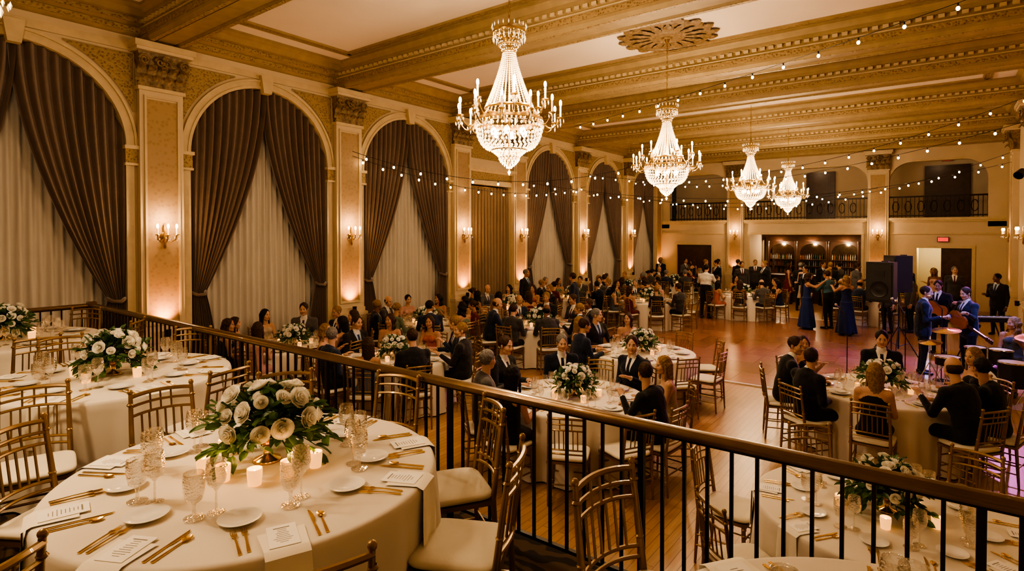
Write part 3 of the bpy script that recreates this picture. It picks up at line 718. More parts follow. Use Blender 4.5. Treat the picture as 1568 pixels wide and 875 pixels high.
def field(prims,lo,hi,h,k):
    n=[int((hi[i]-lo[i])/h)+2 for i in range(3)]; ax=[lo[i]+h*np.arange(n[i]) for i in range(3)]
    P=np.stack(np.meshgrid(*ax,indexing='ij'),-1).reshape(-1,3); F=None
    for pr in prims:
        d=ev(P,pr); kk=k if not isinstance(pr[1],tuple) else pr[1][1]; F=d if F is None else smin(F,d,kk)
    V,Q=surfnets(F.reshape(n),np.array(lo),h)
    C=V[Q].mean(1); D=np.stack([ev(C,pr) for pr in prims]); mi=np.array([pr[1] if not isinstance(pr[1],tuple) else pr[1][0] for pr in prims])[D.argmin(0)]
    return V,Q,mi
TOP,SKIN,HAIR,BOT,SHOE,LIP,EYE,IRIS,SHIRT=range(9)
def head(style):
    pr=[('e',SKIN,(0,-.012,.03),(.072,.092,.090)),('e',SKIN,(0,.026,-.030),(.057,.062,.078)),('e',SKIN,(0,.062,-.088),(.024,.022,.02)),
        ('c',SKIN,(0,-.02,-.06),(0,-.035,-.18),.048,.052),
        ('c',(SKIN,.008),(0,.084,.006),(0,.101,-.026),.007,.010),('e',(SKIN,.006),(.010,.092,-.029),(.008,.010,.007)),('e',(SKIN,.006),(-.010,.092,-.029),(.008,.010,.007)),
        ('c',(SKIN,.014),(-.034,.070,.024),(-.012,.080,.020),.008,.008),('c',(SKIN,.014),(.034,.070,.024),(.012,.080,.020),.008,.008),
        ('e',(SKIN,.03),(.036,.052,-.030),(.022,.024,.022)),('e',(SKIN,.03),(-.036,.052,-.030),(.022,.024,.022)),
        ('c',(SKIN,.015),(-.045,.028,-.072),(0,.052,-.092),.018,.02),('c',(SKIN,.015),(.045,.028,-.072),(0,.052,-.092),.018,.02),
        ('e',(SKIN,.004),(.073,-.008,-.006),(.009,.017,.029)),('e',(SKIN,.004),(-.073,-.008,-.006),(.009,.017,.029)),
        ('e',(EYE,.001),(.029,.0735,.003),(.0115,.009,.0058)),('e',(EYE,.001),(-.029,.0735,.003),(.0115,.009,.0058)),
        ('e',(IRIS,0),(.029,.0800,.003),(.0056,.0040,.0058)),('e',(IRIS,0),(-.029,.0800,.003),(.0056,.0040,.0058)),
        ('c',(HAIR,.001),(-.040,.073,.0225),(-.018,.0845,.025),.0028,.0036),('c',(HAIR,.001),(.040,.073,.0225),(.018,.0845,.025),.0028,.0036),
        ('c',(LIP,.004),(-.019,.078,-.058),(0,.086,-.0565),.0036,.005),('c',(LIP,.004),(.019,.078,-.058),(0,.086,-.0565),.0036,.005),('c',(LIP,.004),(-.013,.080,-.0635),(.013,.080,-.0635),.005,.005)]
    def hair(P):
        x,y,z=P[:,0],P[:,1],P[:,2]; n=.0022*np.sin(x*120+z*30)*np.sin(y*60+z*80)
        if style in('short','bald'): d=dell(P,(0,-.020,.036),(.0795,.098,.0925))+n
        else: d=dell(P,(0,-.022,.036),(.084,.101,.094))+n
        if style=='bald': 
            d=dell(P,(0,-.03,.0),(.079,.091,.07)); return np.maximum(d,np.maximum(z-.035,-(z+.06)))
        hl=.080+.010*np.sin(x*60+1)-2.2*x*x/.08*.6
        rem=np.maximum(.030-y-.35*(z-.03),z-hl); d=np.maximum(d,-rem)
        if style=='short':
            d=np.maximum(d,-(z+.062))
            rem2=np.maximum(-.028-y,z+.008); d=np.maximum(d,-rem2)
        if style in('long','wavy'):
            w=.008*np.sin(z*45+x*20) if style=='wavy' else 0
            c=dcap(P,(0,-.05,.0),(0,-.075,-.24),.082,.055,1.25)+n+w
            c=np.maximum(c,y-.012); c=np.maximum(c,-np.maximum(np.maximum(-.045-y,z),np.abs(x)-.058))
            d=np.minimum(d,c)
            for s in(-1,1): d=smin(d,dcap(P,(s*.073,.0,.02),(s*.085,.01,-.19),.020,.016)+n+w,.015)
        if style=='bun': d=smin(d,dell(P,(0,-.13,.03),.045)+n,.01)
        return d
    pr.append(('f',(HAIR,0),hair))
    lo=(-.125,-.2,-.32 if style in('long','wavy') else -.19); return field(pr,lo,(.125,.14,.15),.0046,.02)
HEADS={s:head(s) for s in('short','bald','long','wavy','bun')}
def hand(curl):
    pr=[('c',SKIN,(0,-.03,0),(0,.01,0),.026,.024,1.15),('c',(SKIN,.01),(0,.02,0),(0,.075,-.002),.017,.015,2.2)]
    for i,(x,L) in enumerate(((-.031,.058),(-.0105,.072),(.0105,.078),(.031,.070))):
        p=np.array([x,.082,-.002]); a=0; xx=x*.12
        for j,f in enumerate((.42,.32,.26)):
            a+=curl*(.6 if j==0 else .8); q=p+L*f*np.array([xx*1.5,math.cos(a),-math.sin(a)]); pr.append(('c',(SKIN,.002 if j else .004),tuple(p),tuple(q),.0092-.0009*j,.0086-.0009*j)); p=q
    pr+= [('c',(SKIN,.006),(.022,.025,-.006),(.05,.055,-.018),.014,.0105),('c',(SKIN,.002),(.05,.055,-.018),(.055,.085,-.03),.0105,.0085)]
    return field(pr,(-.075,-.07,-.09),(.085,.18,.05),.0044,.012)
HANDS={'relax':hand(.35),'grip':hand(1.0)}
def rotto(y,up):
    y=np.array(y,float); y/=np.linalg.norm(y); z=np.array(up,float); z=z-y*(z@y); z/=np.linalg.norm(z); x=np.cross(y,z); return np.stack([x,y,z],1)
def figure(name,sex='m',pose='sit',style='short',lean=.06,arms=None,yaw=0,pitch=0,legs=None,longdress=False,hands='relax',sleeve=True,jacket=True):
    f=sex=='f'; pel=np.array([0,0,.575 if pose=='sit' else .93]); L=lean
    wa=pel+[0,.3*L,.15]; ch=pel+[0,.75*L,.34]; nb=pel+[0,1.1*L,.50]; hc=nb+[0,.035+.2*L,.158]
    sw=.155 if f else .185; rs=.047 if f else .06
    tb=TOP
    pr=[]
    if f:
        up=SKIN if not sleeve else TOP
        pr+=[('c',tb,pel,wa,.12,.088,1.38),('c',tb,wa,ch,.088,.102,1.32),('c',(up,.03),ch+[0,0,.03],ch+[0,0,.09],.088,.07,1.6),('c',(up,.03),nb+[-sw+.02,-.01,-.06],nb+[sw-.02,-.01,-.06],.046,.046),
             ('e',(tb,.02),ch+[.062,.082,-.0],(.055,.05,.055)),('e',(tb,.02),ch+[-.062,.082,-.0],(.055,.05,.055)),('c',(SKIN,.02),nb+[0,-.01,-.03],nb+[0,.01,.05],.048,.042)]
    else:
        pr+=[('c',BOT if pose!='sit' else TOP,pel,wa,.122,.118,1.33),('c',tb,wa,ch,.118,.128,1.38),('c',tb,ch,ch+[0,-.01,.09],.128,.095,1.65),('c',(tb,.03),nb+[-sw,-.01,-.075],nb+[sw,-.01,-.075],.062,.062),
             ('c',(tb,.02),nb+[0,-.02,-.06],nb+[0,-.015,-.01],.085,.058,1.25),('c',(SHIRT,.004),nb+[0,.0,-.03],nb+[0,.008,.018],.062,.056)]
        if pose!='sit' and jacket: pr+=[('c',tb,pel+[0,0,.12],pel+[0,0,-.10],.128,.142,1.32)]
        if not jacket: pr+=[('c',(BOT,0),pel+[0,0,.06],pel+[0,0,.09],.128,.128,1.33)]
    lg=legs or ([(.12,.44,.53),(.12,.42,.10)] if pose=='sit' else [(.1,.02,.50),(.11,-.02,.10)])
    lgs=lg if isinstance(lg[0][0],tuple) else [lg,[(-a,b,c) for a,b,c in lg]]
    bt=TOP if f else BOT
    for s,(kn,an) in zip((1,-1),lgs):
        hip=pel+[s*.085,.0,-.02 if pose=='sit' else -.03]; kn=np.array(kn); an=np.array(an)
        lm_=SKIN if f and not longdress else (BOT if not f else TOP)
        if not(f and pose!='sit' and longdress):
            pr+=[('c',(bt,.03),hip,kn,.092 if not f else .088,.064,1),('c',(lm_,.02),kn,an,.058 if not f else .050,.042 if not f else .034)]
        pr+=[('c',(SHOE,.01),an+[0,-.02,-.055],an+[.01*s,.15,-.062],.042,.032,1.0)]
    if f and pose=='sit': pr+=[('c',(TOP,.03),pel+[0,.05,-.01],(0,.40,.53),.095,.07,1.8)]
    if f and pose!='sit':
        zb=.06 if longdress else .48
        def sk(P):
            x,y,z=P[:,0],P[:,1],P[:,2]; t=np.clip((.93-z)/(.93-zb),0,1); r=.14+ (.10 if longdress else .06)*t; th=np.arctan2(y,x)
            d=np.sqrt((x/1.15)**2+y*y)-r-.018*t*np.sin(9*th+3*z); return np.maximum(np.maximum(d,z-.95),zb-z)
        pr+=[('f',(TOP,.03),sk)]
    arms=arms or [[(.05,.05,-.27),(-.09,.24,.03)]]*2
    hs=[]
    for s,(e,w) in zip((1,-1),arms):
        sh=nb+[s*sw,-.01,-.075]; el=sh+[s*e[0],e[1],e[2]]; wr=el+[s*w[0],w[1],w[2]]; am=SKIN if f and not sleeve else TOP
        pr+=[('c',(am,.03),sh,el,rs-.002,rs-.014),('c',(am,.012),el,wr,rs-.014,.027 if f else .033)]
        if not f and jacket: pr+=[('c',(SHIRT,.0),wr,wr+(wr-el)/np.linalg.norm(wr-el)*.018,.031,.030)]
        hs.append((s,el,wr))
    allp=np.array([p[j] for p in pr if p[0]=='c' for j in(2,3)]); lo=allp.min(0)-.2; hi=allp.max(0)+.2; lo[2]=-.02
    V,Q,mi=field(pr,lo,hi,.0125,.035)
    V[:,2]=np.maximum(V[:,2],0.0)
    parts=[(V,Q,mi)]; nbv=len(V)
    hV,hQ,hm=HEADS[style]; cy,sy=math.cos(yaw),math.sin(yaw); Rz=np.array([[cy,-sy,0],[sy,cy,0],[0,0,1]]); cp,sp=math.cos(pitch),math.sin(pitch); Rx=np.array([[1,0,0],[0,cp,-sp],[0,sp,cp]])
    k=.95 if f else 1.0
    parts.append((hV*k@(Rz@Rx).T+hc,hQ,hm))
    for s,el,wr in hs:
        gV,gQ,gm=HANDS[hands]; gV=gV.copy(); gQ=gQ.copy()
        if s>0: gV[:,0]*=-1; gQ=gQ[:,::-1]
        d=(wr-el)/np.linalg.norm(wr-el); upv=(0,0,1) if abs(d[2])<.85 else (s*1.,0,0)
        R=rotto(d,upv); sc=.92 if f else 1.02; parts.append((gV*sc@R.T+wr+d*.028,gQ,gm))
    VV=[];QQ=[];MM=[];n=0
    for v,q,m_ in parts: VV.append(v);QQ.append(q+n);MM.append(m_);n+=len(v)
    VV=np.concatenate(VV);QQ=np.concatenate(QQ);MM=np.concatenate(MM)
    me=bpy.data.meshes.new(name); me.vertices.add(len(VV)); me.vertices.foreach_set('co',VV.ravel()); me.loops.add(QQ.size); me.loops.foreach_set('vertex_index',QQ.ravel().astype(np.int32))
    me.polygons.add(len(QQ)); me.polygons.foreach_set('loop_start',(np.arange(len(QQ))*4).astype(np.int32)); me.polygons.foreach_set('loop_total',np.full(len(QQ),4,dtype=np.int32))
    for i in range(9): me.materials.append(M['wall'])
    me.update(calc_edges=True); me.validate()
    me.polygons.foreach_set('material_index',MM.astype(np.int32)); me.shade_smooth()
    a=me.attributes.new('shirtm','FLOAT','POINT'); b=me.attributes.new('tiem','FLOAT','POINT')
    t=(VV[:,2]-pel[2]); yc=pel[1]+L*1.1*np.clip(t/.5,0,1); front=VV[:,1]-yc
    hw=np.clip((t-.20)*.24,-.1,.068); val=np.minimum(np.minimum(hw-np.abs(VV[:,0]),front-.03),.53-t); val[nbv:]=-1
    tie=np.minimum(.020+.012*np.clip((.42-t)/.2,0,1)-np.abs(VV[:,0]),.52-t)
    a.data.foreach_set('value',val.astype(np.float32)); b.data.foreach_set('value',tie.astype(np.float32)); me.update()
    return me
def suit(name,c,sh=(.68,.65,.60),ti=(.02,.02,.025)):
    m=bpy.data.materials.new(name); nt,b,L=nodes(m); N=nt.nodes; b.inputs['Roughness'].default_value=.85; b.inputs['Sheen Weight'].default_value=.15; b.inputs['Specular IOR Level'].default_value=.25
    def att(n):
        a=N.new('ShaderNodeAttribute'); a.attribute_name=n; g=N.new('ShaderNodeMath'); g.operation='GREATER_THAN'; g.inputs[1].default_value=0; L.new(a.outputs['Fac'],g.inputs[0]); return g.outputs[0]
    x=N.new('ShaderNodeMixRGB'); x.inputs[1].default_value=(*sh,1); x.inputs[2].default_value=(*ti,1); L.new(att('tiem'),x.inputs[0])
    y=N.new('ShaderNodeMixRGB'); y.inputs[1].default_value=(*c,1); L.new(x.outputs[0],y.inputs[2]); L.new(att('shirtm'),y.inputs[0]); L.new(y.outputs[0],b.inputs['Base Color'])
    tc=N.new('ShaderNodeTexCoord'); n=N.new('ShaderNodeTexNoise'); n.inputs['Scale'].default_value=9; n.inputs['Detail'].default_value=3; bp=N.new('ShaderNodeBump'); bp.inputs['Strength'].default_value=.7; bp.inputs['Distance'].default_value=.04
    L.new(tc.outputs['Object'],n.inputs['Vector']); L.new(n.outputs[0],bp.inputs['Height']); L.new(bp.outputs[0],b.inputs['Normal']); return m
SUITS=[suit('suit_black',(.012,.012,.014)),suit('suit_navy',(.016,.024,.05),ti=(.05,.05,.12)),suit('suit_charcoal',(.045,.043,.045),ti=(.10,.02,.02)),suit('suit_midnight',(.008,.012,.026),ti=(.01,.01,.01)),suit('suit_dark',(.018,.016,.015),(.3,.38,.5),(.02,.03,.08)),suit('suit_grey',(.085,.08,.078),(.6,.58,.55),(.05,.03,.08))]
def clo(n,c,r=.8): return mat(n,c,r,var=.3,vs=7,bump=.5,bs=9,bd=.03,sheen=.1,spec=.3)
TROU=clo('trousers_dark',(.012,.012,.015)); SHIRTM=clo('white_shirt',(.70,.67,.63)); SHOEM=mat('shoe_leather',(.012,.010,.010),.3,var=.2,vs=9)
DRS=[clo('dress_black',(.012,.010,.014)),clo('dress_navy',(.012,.02,.07)),clo('dress_coral',(.42,.14,.10)),clo('dress_burgundy',(.14,.02,.03)),clo('dress_champagne',(.45,.36,.28)),clo('dress_slate',(.09,.10,.13)),clo('dress_black2',(.02,.018,.02)),clo('dress_sage',(.16,.20,.14)),clo('dress_blush',(.5,.3,.26))]
DBLUE=clo('dress_royal_blue',(.012,.03,.14)); TEAL=clo('shirt_teal',(.06,.14,.17))
def skinm(n,c): return mat(n,c,.6,var=.14,vs=14,spec=.25,bump=.1,bs=60,bd=.003)
SK=[skinm('skin_fair',(.50,.31,.22)),skinm('skin_tan',(.41,.235,.155)),skinm('skin_brown',(.17,.085,.05))]
def hairm(n,c): return mat(n,c,.65,var=.6,vs=55,bump=.7,bs=120,bd=.006,spec=.3)
HR=[hairm('hair_dark',(.016,.010,.007)),hairm('hair_brown',(.06,.03,.016)),hairm('hair_blonde',(.32,.195,.085)),hairm('hair_grey',(.22,.205,.19))]
LIPM=mat('lips',(.32,.12,.10),.5,var=.1,vs=30); EYEM=mat('eye_white',(.38,.34,.30),.3,var=.05,vs=30); IRM=mat('iris_dark',(.02,.012,.008),.15,var=.2,vs=60)
FG={}
sitA=[[(.045,.07,-.26),(-.09,.235,.05)]]*2
FG['mA']=figure('seated_man','m','sit','short',.07,sitA,0,-.12)
FG['mB']=figure('seated_man','m','sit','short',.02,[[(.04,.02,-.27),(-.12,.20,-.02)],[(.06,.10,-.24),(-.06,.20,.10)]],.6,0)
FG['mC']=figure('seated_man','m','sit','bald',.12,[[(.05,.12,-.24),(-.11,.22,.03)],[(.05,.10,-.25),(-.08,.19,.12)]],-.4,-.2)
FG['mD']=figure('seated_man','m','sit','short',.10,[[(.05,.10,-.25),(-.10,.22,.04)],[(.05,.12,-.22),(-.10,.15,.16)]],-.7,-.1,hands='grip')
FG['fA']=figure('seated_woman','f','sit','long',.05,[[(.04,.07,-.25),(-.08,.22,.05)]]*2,.3,-.05,sleeve=False)
FG['fB']=figure('seated_woman','f','sit','wavy',.02,[[(.03,.02,-.25),(-.10,.18,-.03)],[(.05,.08,-.23),(-.06,.16,.14)]],-.6,0,sleeve=False)
FG['fC']=figure('seated_woman','f','sit','bun',.06,[[(.04,.07,-.25),(-.08,.22,.05)]]*2,0,-.1,sleeve=True)
FG['SmA']=figure('standing_man','m','st','short',.0,[[(.05,-.01,-.28),(.0,.05,-.25)]]*2,.2)
FG['SmB']=figure('standing_man','m','st','short',.02,[[(.05,.0,-.28),(-.05,.22,.06)],[(.05,-.01,-.28),(.0,.06,-.25)]],-.4,hands='grip')
FG['SmC']=figure('standing_man','m','st','short',.03,[[(.09,.12,-.22),(-.10,.22,.04)]]*2,0,-.1,jacket=False)
FG['SfA']=figure('standing_woman','f','st','long',.0,[[(.04,-.0,-.26),(.0,.05,-.23)],[(.05,.03,-.25),(-.05,.2,.06)]],.3,sleeve=False)
FG['SfL']=figure('standing_woman','f','st','wavy',.02,[[(.08,.20,-.08),(-.02,.18,.16)],[(.08,.18,-.12),(-.02,.2,.10)]],0,sleeve=False,longdress=True)
FG['Sgt']=figure('guitarist','m','st','short',.03,[[(.14,.04,-.24),(-.16,.20,.0)],[(.12,.10,-.22),(.10,.2,.10)]],.2,-.25,hands='grip')
def person(key,x,y,rz,z=0,top=None,bot=None,skin=None,hair=None,name=None,sc=None):
    f='f' in key[:2]; me=FG[key]
    o=obj(name or me.name.split('.')[0],me,(x,y,z),rz,sc=sc or (random.uniform(.93,.99) if f else random.uniform(.98,1.03)))
    top=top or (random.choice(DRS) if f else random.choice(SUITS)); skin=skin or random.choice(SK[:2]+SK[:2]+SK[:2]+[SK[2]]); hair=hair or random.choice(HR if not f else HR[:3]+[HR[1]])
    for i,m_ in enumerate([top,skin,hair,bot or TROU,SHOEM,LIPM,EYEM,IRM,SHIRTM]):
        o.material_slots[i].link='OBJECT'; o.material_slots[i].material=m_
    return o
SR=1.15
def seat(tx,ty,deg,who=None,r=SR,z=0,**k):
    a=math.radians(deg); x,y=tx+r*math.cos(a),ty+r*math.sin(a); rz=a+pi/2+random.uniform(-.08,.08)
    chair(x,y,rz,z)
    if who: person(who,x,y,rz,z,**k)
G,BL,BR,DK=HR[3],HR[2],HR[1],HR[0]
t=(-3.59,6.0); table(*t,v=0)
for d,w,k in ((131,'mA',dict(hair=G,skin=SK[0])),(76,'mB',dict(hair=BR,skin=SK[0])),(28,'fA',dict(hair=BL,top=DRS[4],skin=SK[0])),(-7,'mD',dict(hair=BR,top=SUITS[0],skin=SK[0])),(262,'fA',dict(hair=DK,top=DRS[0])),(232,'mB',dict(hair=G,skin=SK[0])),(183,'mA',dict(hair=BR,skin=SK[0]))): seat(*t,d,w,**k)
for d in (298,330,104): seat(*t,d,r=1.1)
t=(-6.99,6.12); table(*t,v=1)
for d,w,k in ((178,'mA',{}),(144,'fB',dict(hair=BR,top=DRS[4])),(105,'fA',dict(top=DRS[2],hair=BR)),(60,'mD',{}),(25,'mB',{}),(332,'mA',dict(hair=BR,top=SUITS[0])),(298,'fA',dict(hair=BR,top=DRS[5])),(262,'mB',dict(top=SUITS[1])),(222,'fB',dict(hair=BL))): seat(*t,d,w,**k)
t=(-4.04,8.95); table(*t,v=2)
for d,w,k in ((232,'mA',dict(hair=BR)),(198,'fA',dict(hair=BL)),(162,'mB',{}),(128,'fB',{})): seat(*t,d,w,**k)
for d in (0,325,40,290,80): seat(*t,d,r=1.1)
t=(-.6,8.6); table(*t,v=0)
for d,w,k in ((193,'mD',dict(hair=BR,top=SUITS[0],skin=SK[0])),(155,'fB',dict(hair=BR,top=DRS[0])),(232,'mB',dict(hair=BR,top=SUITS[0],skin=SK[0])),(95,'mA',dict(hair=DK,top=SUITS[0],skin=SK[0])),(30,'fA',dict(hair=BL,top=DRS[6],skin=SK[0])),(270,'fA',dict(hair=BL,top=DRS[0],skin=SK[0])),(318,'mC',dict(hair=BR,top=SUITS[0],skin=SK[0])),(347,'mD',dict(hair=DK,top=SUITS[0],skin=SK[1]))): seat(*t,d,w,**k)
t=(-.30,4.85); table(*t,v=1,far=False); near_setting(*t,0,range(10,370,45),3)
for d in (180,122,66,225): seat(*t,d,r=1.1)
for k in range(5): obj('votive_candle',VOT,(t[0]+.3*math.cos(k*1.25+1),t[1]+.3*math.sin(k*1.25+1),.7615))
far=[(-9.15,8.9,9),(-9.3,5.75,8),(-7.0,10.2,9),(-9.2,12.1,9),(-9.2,15.3,9),(-8.9,18.6,9),(-6.9,15.9,7),(-5.2,19.4,8),(-1.7,20.6,7),(-8.6,22.2,8)]
for i,(x,y,n) in enumerate(far):
    table(x,y,v=i); 
    for j in range(9):
        if j<n: seat(x,y,j*40+i*17,random.choice(['mA','mD','mB','mC','fA','fB','fC','fA','fB']),r=1.13)
        else: seat(x,y,j*40+i*17,r=1.1)
def stand(k,x,y,deg,**kw): return person(k,x,y,math.radians(deg)-pi/2,**kw)
stand('SfL',-3.1,18.1,20,top=DBLUE,hair=BR,z=.02); stand('SmC',-2.6,18.45,150,top=TEAL,bot=TROU,hair=BR,z=.02); stand('SfL',-2.05,17.6,120,top=DRS[1],hair=BL,z=.02)
stand('SmC',-6.1,18.4,90,top=SHIRTM,hair=DK,z=.02)
stand('SmB',-3.6,20.9,250); stand('SfA',-3.0,21.4,200); stand('SmA',-1.2,18.7,230,z=.02); stand('SmB',-.7,19.2,200,z=.02); stand('SfA',-3.9,22.3,100)
for i in range(17):
    x=-9.8+i*.6+random.uniform(-.2,.2); y=random.uniform(24.0,24.6); stand(random.choice(['SmA','SmB','SfA','SmB']),x,y,random.uniform(0,360))
for i in range(7):
    x=-7.0+i*.95+random.uniform(-.2,.2); y=random.uniform(22.3,23.3)
    stand(random.choice(['SmA','SmB','SfA']),x,y,random.uniform(0,360))
stand('SmA',-10.1,14.0,0); stand('SmB',-7.9,13.2,200)
stand('SmB',1.2,20.2,240); stand('SmA',.3,22.5,270); stand('SfA',-.2,22.9,250)
# ------------------------------------------------------------------ band
def tripod(m,x,y,h,mi=0):
    m.tube([(x,y,.25),(x,y,h)],.016,8,mi)
    for k in range(3):
        a=k*2*pi/3+.4; m.tube([(x,y,.75),(x+.42*math.cos(a),y+.42*math.sin(a),.012)],.011,6,mi); m.tube([(x,y,.3),(x+.22*math.cos(a),y+.22*math.sin(a),.38)],.007,5,mi)
def speaker(x,y,rz,z=1.42):
    m=MB(); tripod(m,0,0,z)
    V=[(a,b,c) for c in(z,z+.78) for a,b in((-.24,.2),(.24,.2),(.17,-.18),(-.17,-.18))]
    m.add(V,[(0,1,2,3),(4,5,6,7),(0,1,5,4),(1,2,6,5),(2,3,7,6),(3,0,4,7)],0)
    m.box(-.21,.21,.2,.212,z+.05,z+.73,1)
    X=Matrix.Translation((0,.214,z+.25))@Matrix.Rotation(-pi/2,4,'X'); m.lathe([(.16,0),(.15,.01),(.12,-.0),(.05,.005),(0,.008)],24,0,X)
    m.box(-.09,.09,.212,.22,z+.5,z+.62,0); m.box(-.06,.06,-.12,-.05,z+.78,z+.80,0)
    obj('speaker_on_stand',m.mesh('speaker',['black','black2'],True,30),(x,y,0),rz)
speaker(-.92,13.3,face(-.3,-1)); speaker(-.75,14.9,face(-1,-.6),1.5)
stand('SmB',-.30,13.7,10,top=SUITS[1],hair=BR,skin=SK[0],z=0,name='musician')
stand('Sgt',.42,14.3,215,top=SUITS[1],hair=BR,skin=SK[0],name='guitarist'); stand('Sgt',-.05,16.2,250,top=SUITS[0],hair=DK,name='musician')
def make_guitar():
    m=MB()
    P=[]
    for i in range(40):
        a=2*pi*i/40; x=math.cos(a); y=math.sin(a); r=.155*(1+.22*x*x*(1 if x<0 else .45))-.045*math.exp(-((x-.15)/.28)**2); P.append((x*.24,y*r))
    n=len(P); V=[(x,d,z) for d in(-.02,.02) for x,z in P]; m.add(V,[tuple(range(n)),tuple(range(n,2*n))[::-1]]+[(i,(i+1)%n,n+(i+1)%n,n+i) for i in range(n)],0)
    m.box(.2,.72,-.0,.032,-.022,.022,1); m.box(.72,.88,.0,.02,-.035,.035,1); m.box(-.12,-.08,.02,.03,-.04,.04,2)
    for k in range(6): m.tube([(-.1,.035,-.017+k*.007),(.8,.036,-.017+k*.007)],.0012,4,2)
    for k in range(3): m.ell((.75+k*.05,.01,.045),.01,2); m.ell((.75+k*.05,.01,-.045),.01,2)
    for x in(0,.1): m.box(x,x+.03,.02,.028,-.035,.035,3)
    return m.mesh('guitar',['gbody','dwood','chrome','black'],True,30)
GT=make_guitar()
for (x,y,deg) in ((.42,14.3,215),(-.05,16.2,250)):
    a=math.radians(deg); obj('electric_guitar',GT,(x+.20*math.cos(a),y+.20*math.sin(a),1.06),rot=(0,.35,a-pi/2+pi))
def micstand(x,y,h=1.5,b=0):
    m=MB(); m.lathe([(0,0),(.13,0),(.13,.015),(.03,.03),(.012,.04)],20,0); m.tube([(0,0,.03),(0,0,h-.15)],.009,8,0); m.tube([(0,0,h-.15),(.05,.12,h)],.007,6,0); m.tube([(.05,.12,h),(.06,.16,h+.05)],.012,8,0); m.ell((.066,.185,h+.075),.027,1)
    obj('microphone_stand',m.mesh('micstand',['black','chrome'],True),(x,y,0),b)
micstand(-.75,12.7,1.45,.4); micstand(.0,13.3,1.5,2); micstand(-.5,11.9,1.5,1.2); micstand(-1.45,12.6,1.3,2)
def drums(x,y):
    m=MB(); X=Matrix.Translation((0,0,.28))@Matrix.Rotation(pi/2,4,'X'); m.lathe([(0,-.2),(.26,-.2),(.28,-.2),(.28,-.17),(.265,-.17),(.265,.17),(.28,.17),(.28,.2),(.26,.2),(0,.2)],32,0,X)
    m.lathe([(0,.205),(.25,.205)],32,1,X); m.lathe([(0,-.205),(.25,-.205)],32,1,X)
    for (a,b,c,r,h) in ((-.18,.0,.62,.15,.2),(.18,0,.62,.16,.22),(.5,-.35,.35,.2,.38),(-.42,-.35,.5,.18,.14)):
        m.lathe([(0,c),(r,c),(r,c+h),(r-.01,c+h+.005)],24,0,Matrix.Translation((a,b,0))); m.lathe([(0,c+h+.003),(r-.005,c+h+.003)],24,1,Matrix.Translation((a,b,0))); m.lathe([(r+.004,c+h-.015),(r+.01,c+h),(r,c+h+.01)],24,2,Matrix.Translation((a,b,0)))
        if a>.3 or a<-.3:
            for k in range(3): q=k*2.1; m.tube([(a+(r-.02)*math.cos(q),b+(r-.02)*math.sin(q),c+.1),(a+(r+.03)*math.cos(q),b+(r+.03)*math.sin(q),.01)],.008,6,2)
    for s in (-.18,.18): m.tube([(s*.3,0,.54),(s,0,.66)],.012,6,2)
    for (a,b,z,r) in ((-.6,-.05,1.05,.22),(.6,.05,1.1,.25),(-.7,-.35,.85,.18)):
        m.tube([(a,b,.2),(a,b,z)],.01,6,2)
        for k in range(3): q=k*2.1; m.tube([(a,b,.5),(a+.28*math.cos(q),b+.28*math.sin(q),.01)],.008,6,2)
        m.lathe([(0,.025),(.03,.02),(.05,.008),(r,-.01),(r,-.013),(0,.0)],30,3,Matrix.Translation((a,b,z))@Matrix.Rotation(.15,4,'X'))
    obj('drum_kit',m.mesh('drums',['black','china','chrome','gold'],True,30),(x,y,0),face(-.5,-1)+pi)
drums(.62,12.4)
m=MB(); m.lathe([(0,.47),(.17,.47),(.18,.44),(.17,.40),(.03,.38),(.02,.05)],20,0)
for k in range(3): a=k*2.1; m.tube([(0,0,.2),(.25*math.cos(a),.25*math.sin(a),.012)],.012,6,1)
obj('drum_stool',m.mesh('stool',['black','chrome'],True,40),(1.0,13.15,0))
person('fB',1.0,13.15,face(-.3,-1),hair=BL,top=DRS[5],name='drummer')
m=MB(); m.box(-.6,.6,-.15,.15,.9,.99,0); m.box(-.56,.56,.0,.14,.99,1.0,1)
for i in range(34):
    if i%7 not in(2,6): m.box(-.545+i*.033+.02,-.545+i*.033+.034,.05,.14,1.0,1.01,0)
for s in(-.35,.35): m.tube([(s,-.3,.015),(s,.0,.45),(s,.25,.9)],.014,6,0); m.tube([(s,.3,.015),(s,0,.45),(s,-.25,.9)],.014,6,0)
obj('keyboard_on_stand',m.mesh('keyboard',['black','china'],False),(.7,15.6,0),.5)
m=MB(); m.lathe([(0,0),(.08,0),(.1,.2),(.09,.2),(.07,.02)],16,0); m.box(-.12,.12,-.01,.01,-.03,.12,0)
PAR=m.mesh('par_can',['black'],True,40)
def par(loc,tgt,e,col,size):
    q=(Vector(tgt)-Vector(loc)).to_track_quat('Z','Y').to_euler(); obj('stage_spotlight',PAR,loc,rot=q)
    d=(Vector(tgt)-Vector(loc)).normalized(); light('stage_lamp','SPOT',Vector(loc)+d*.24,e,col,.08,None,tgt,size)
par((1.45,11.6,4.6),(.2,14.6,.9),850,(.16,.26,1),50)
par((1.45,17.6,4.2),(-1.9,12.0,.0),1000,(1,.25,.85),55)
par((1.45,15.2,4.4),(-.2,13.6,.9),520,(.25,.3,1),60)
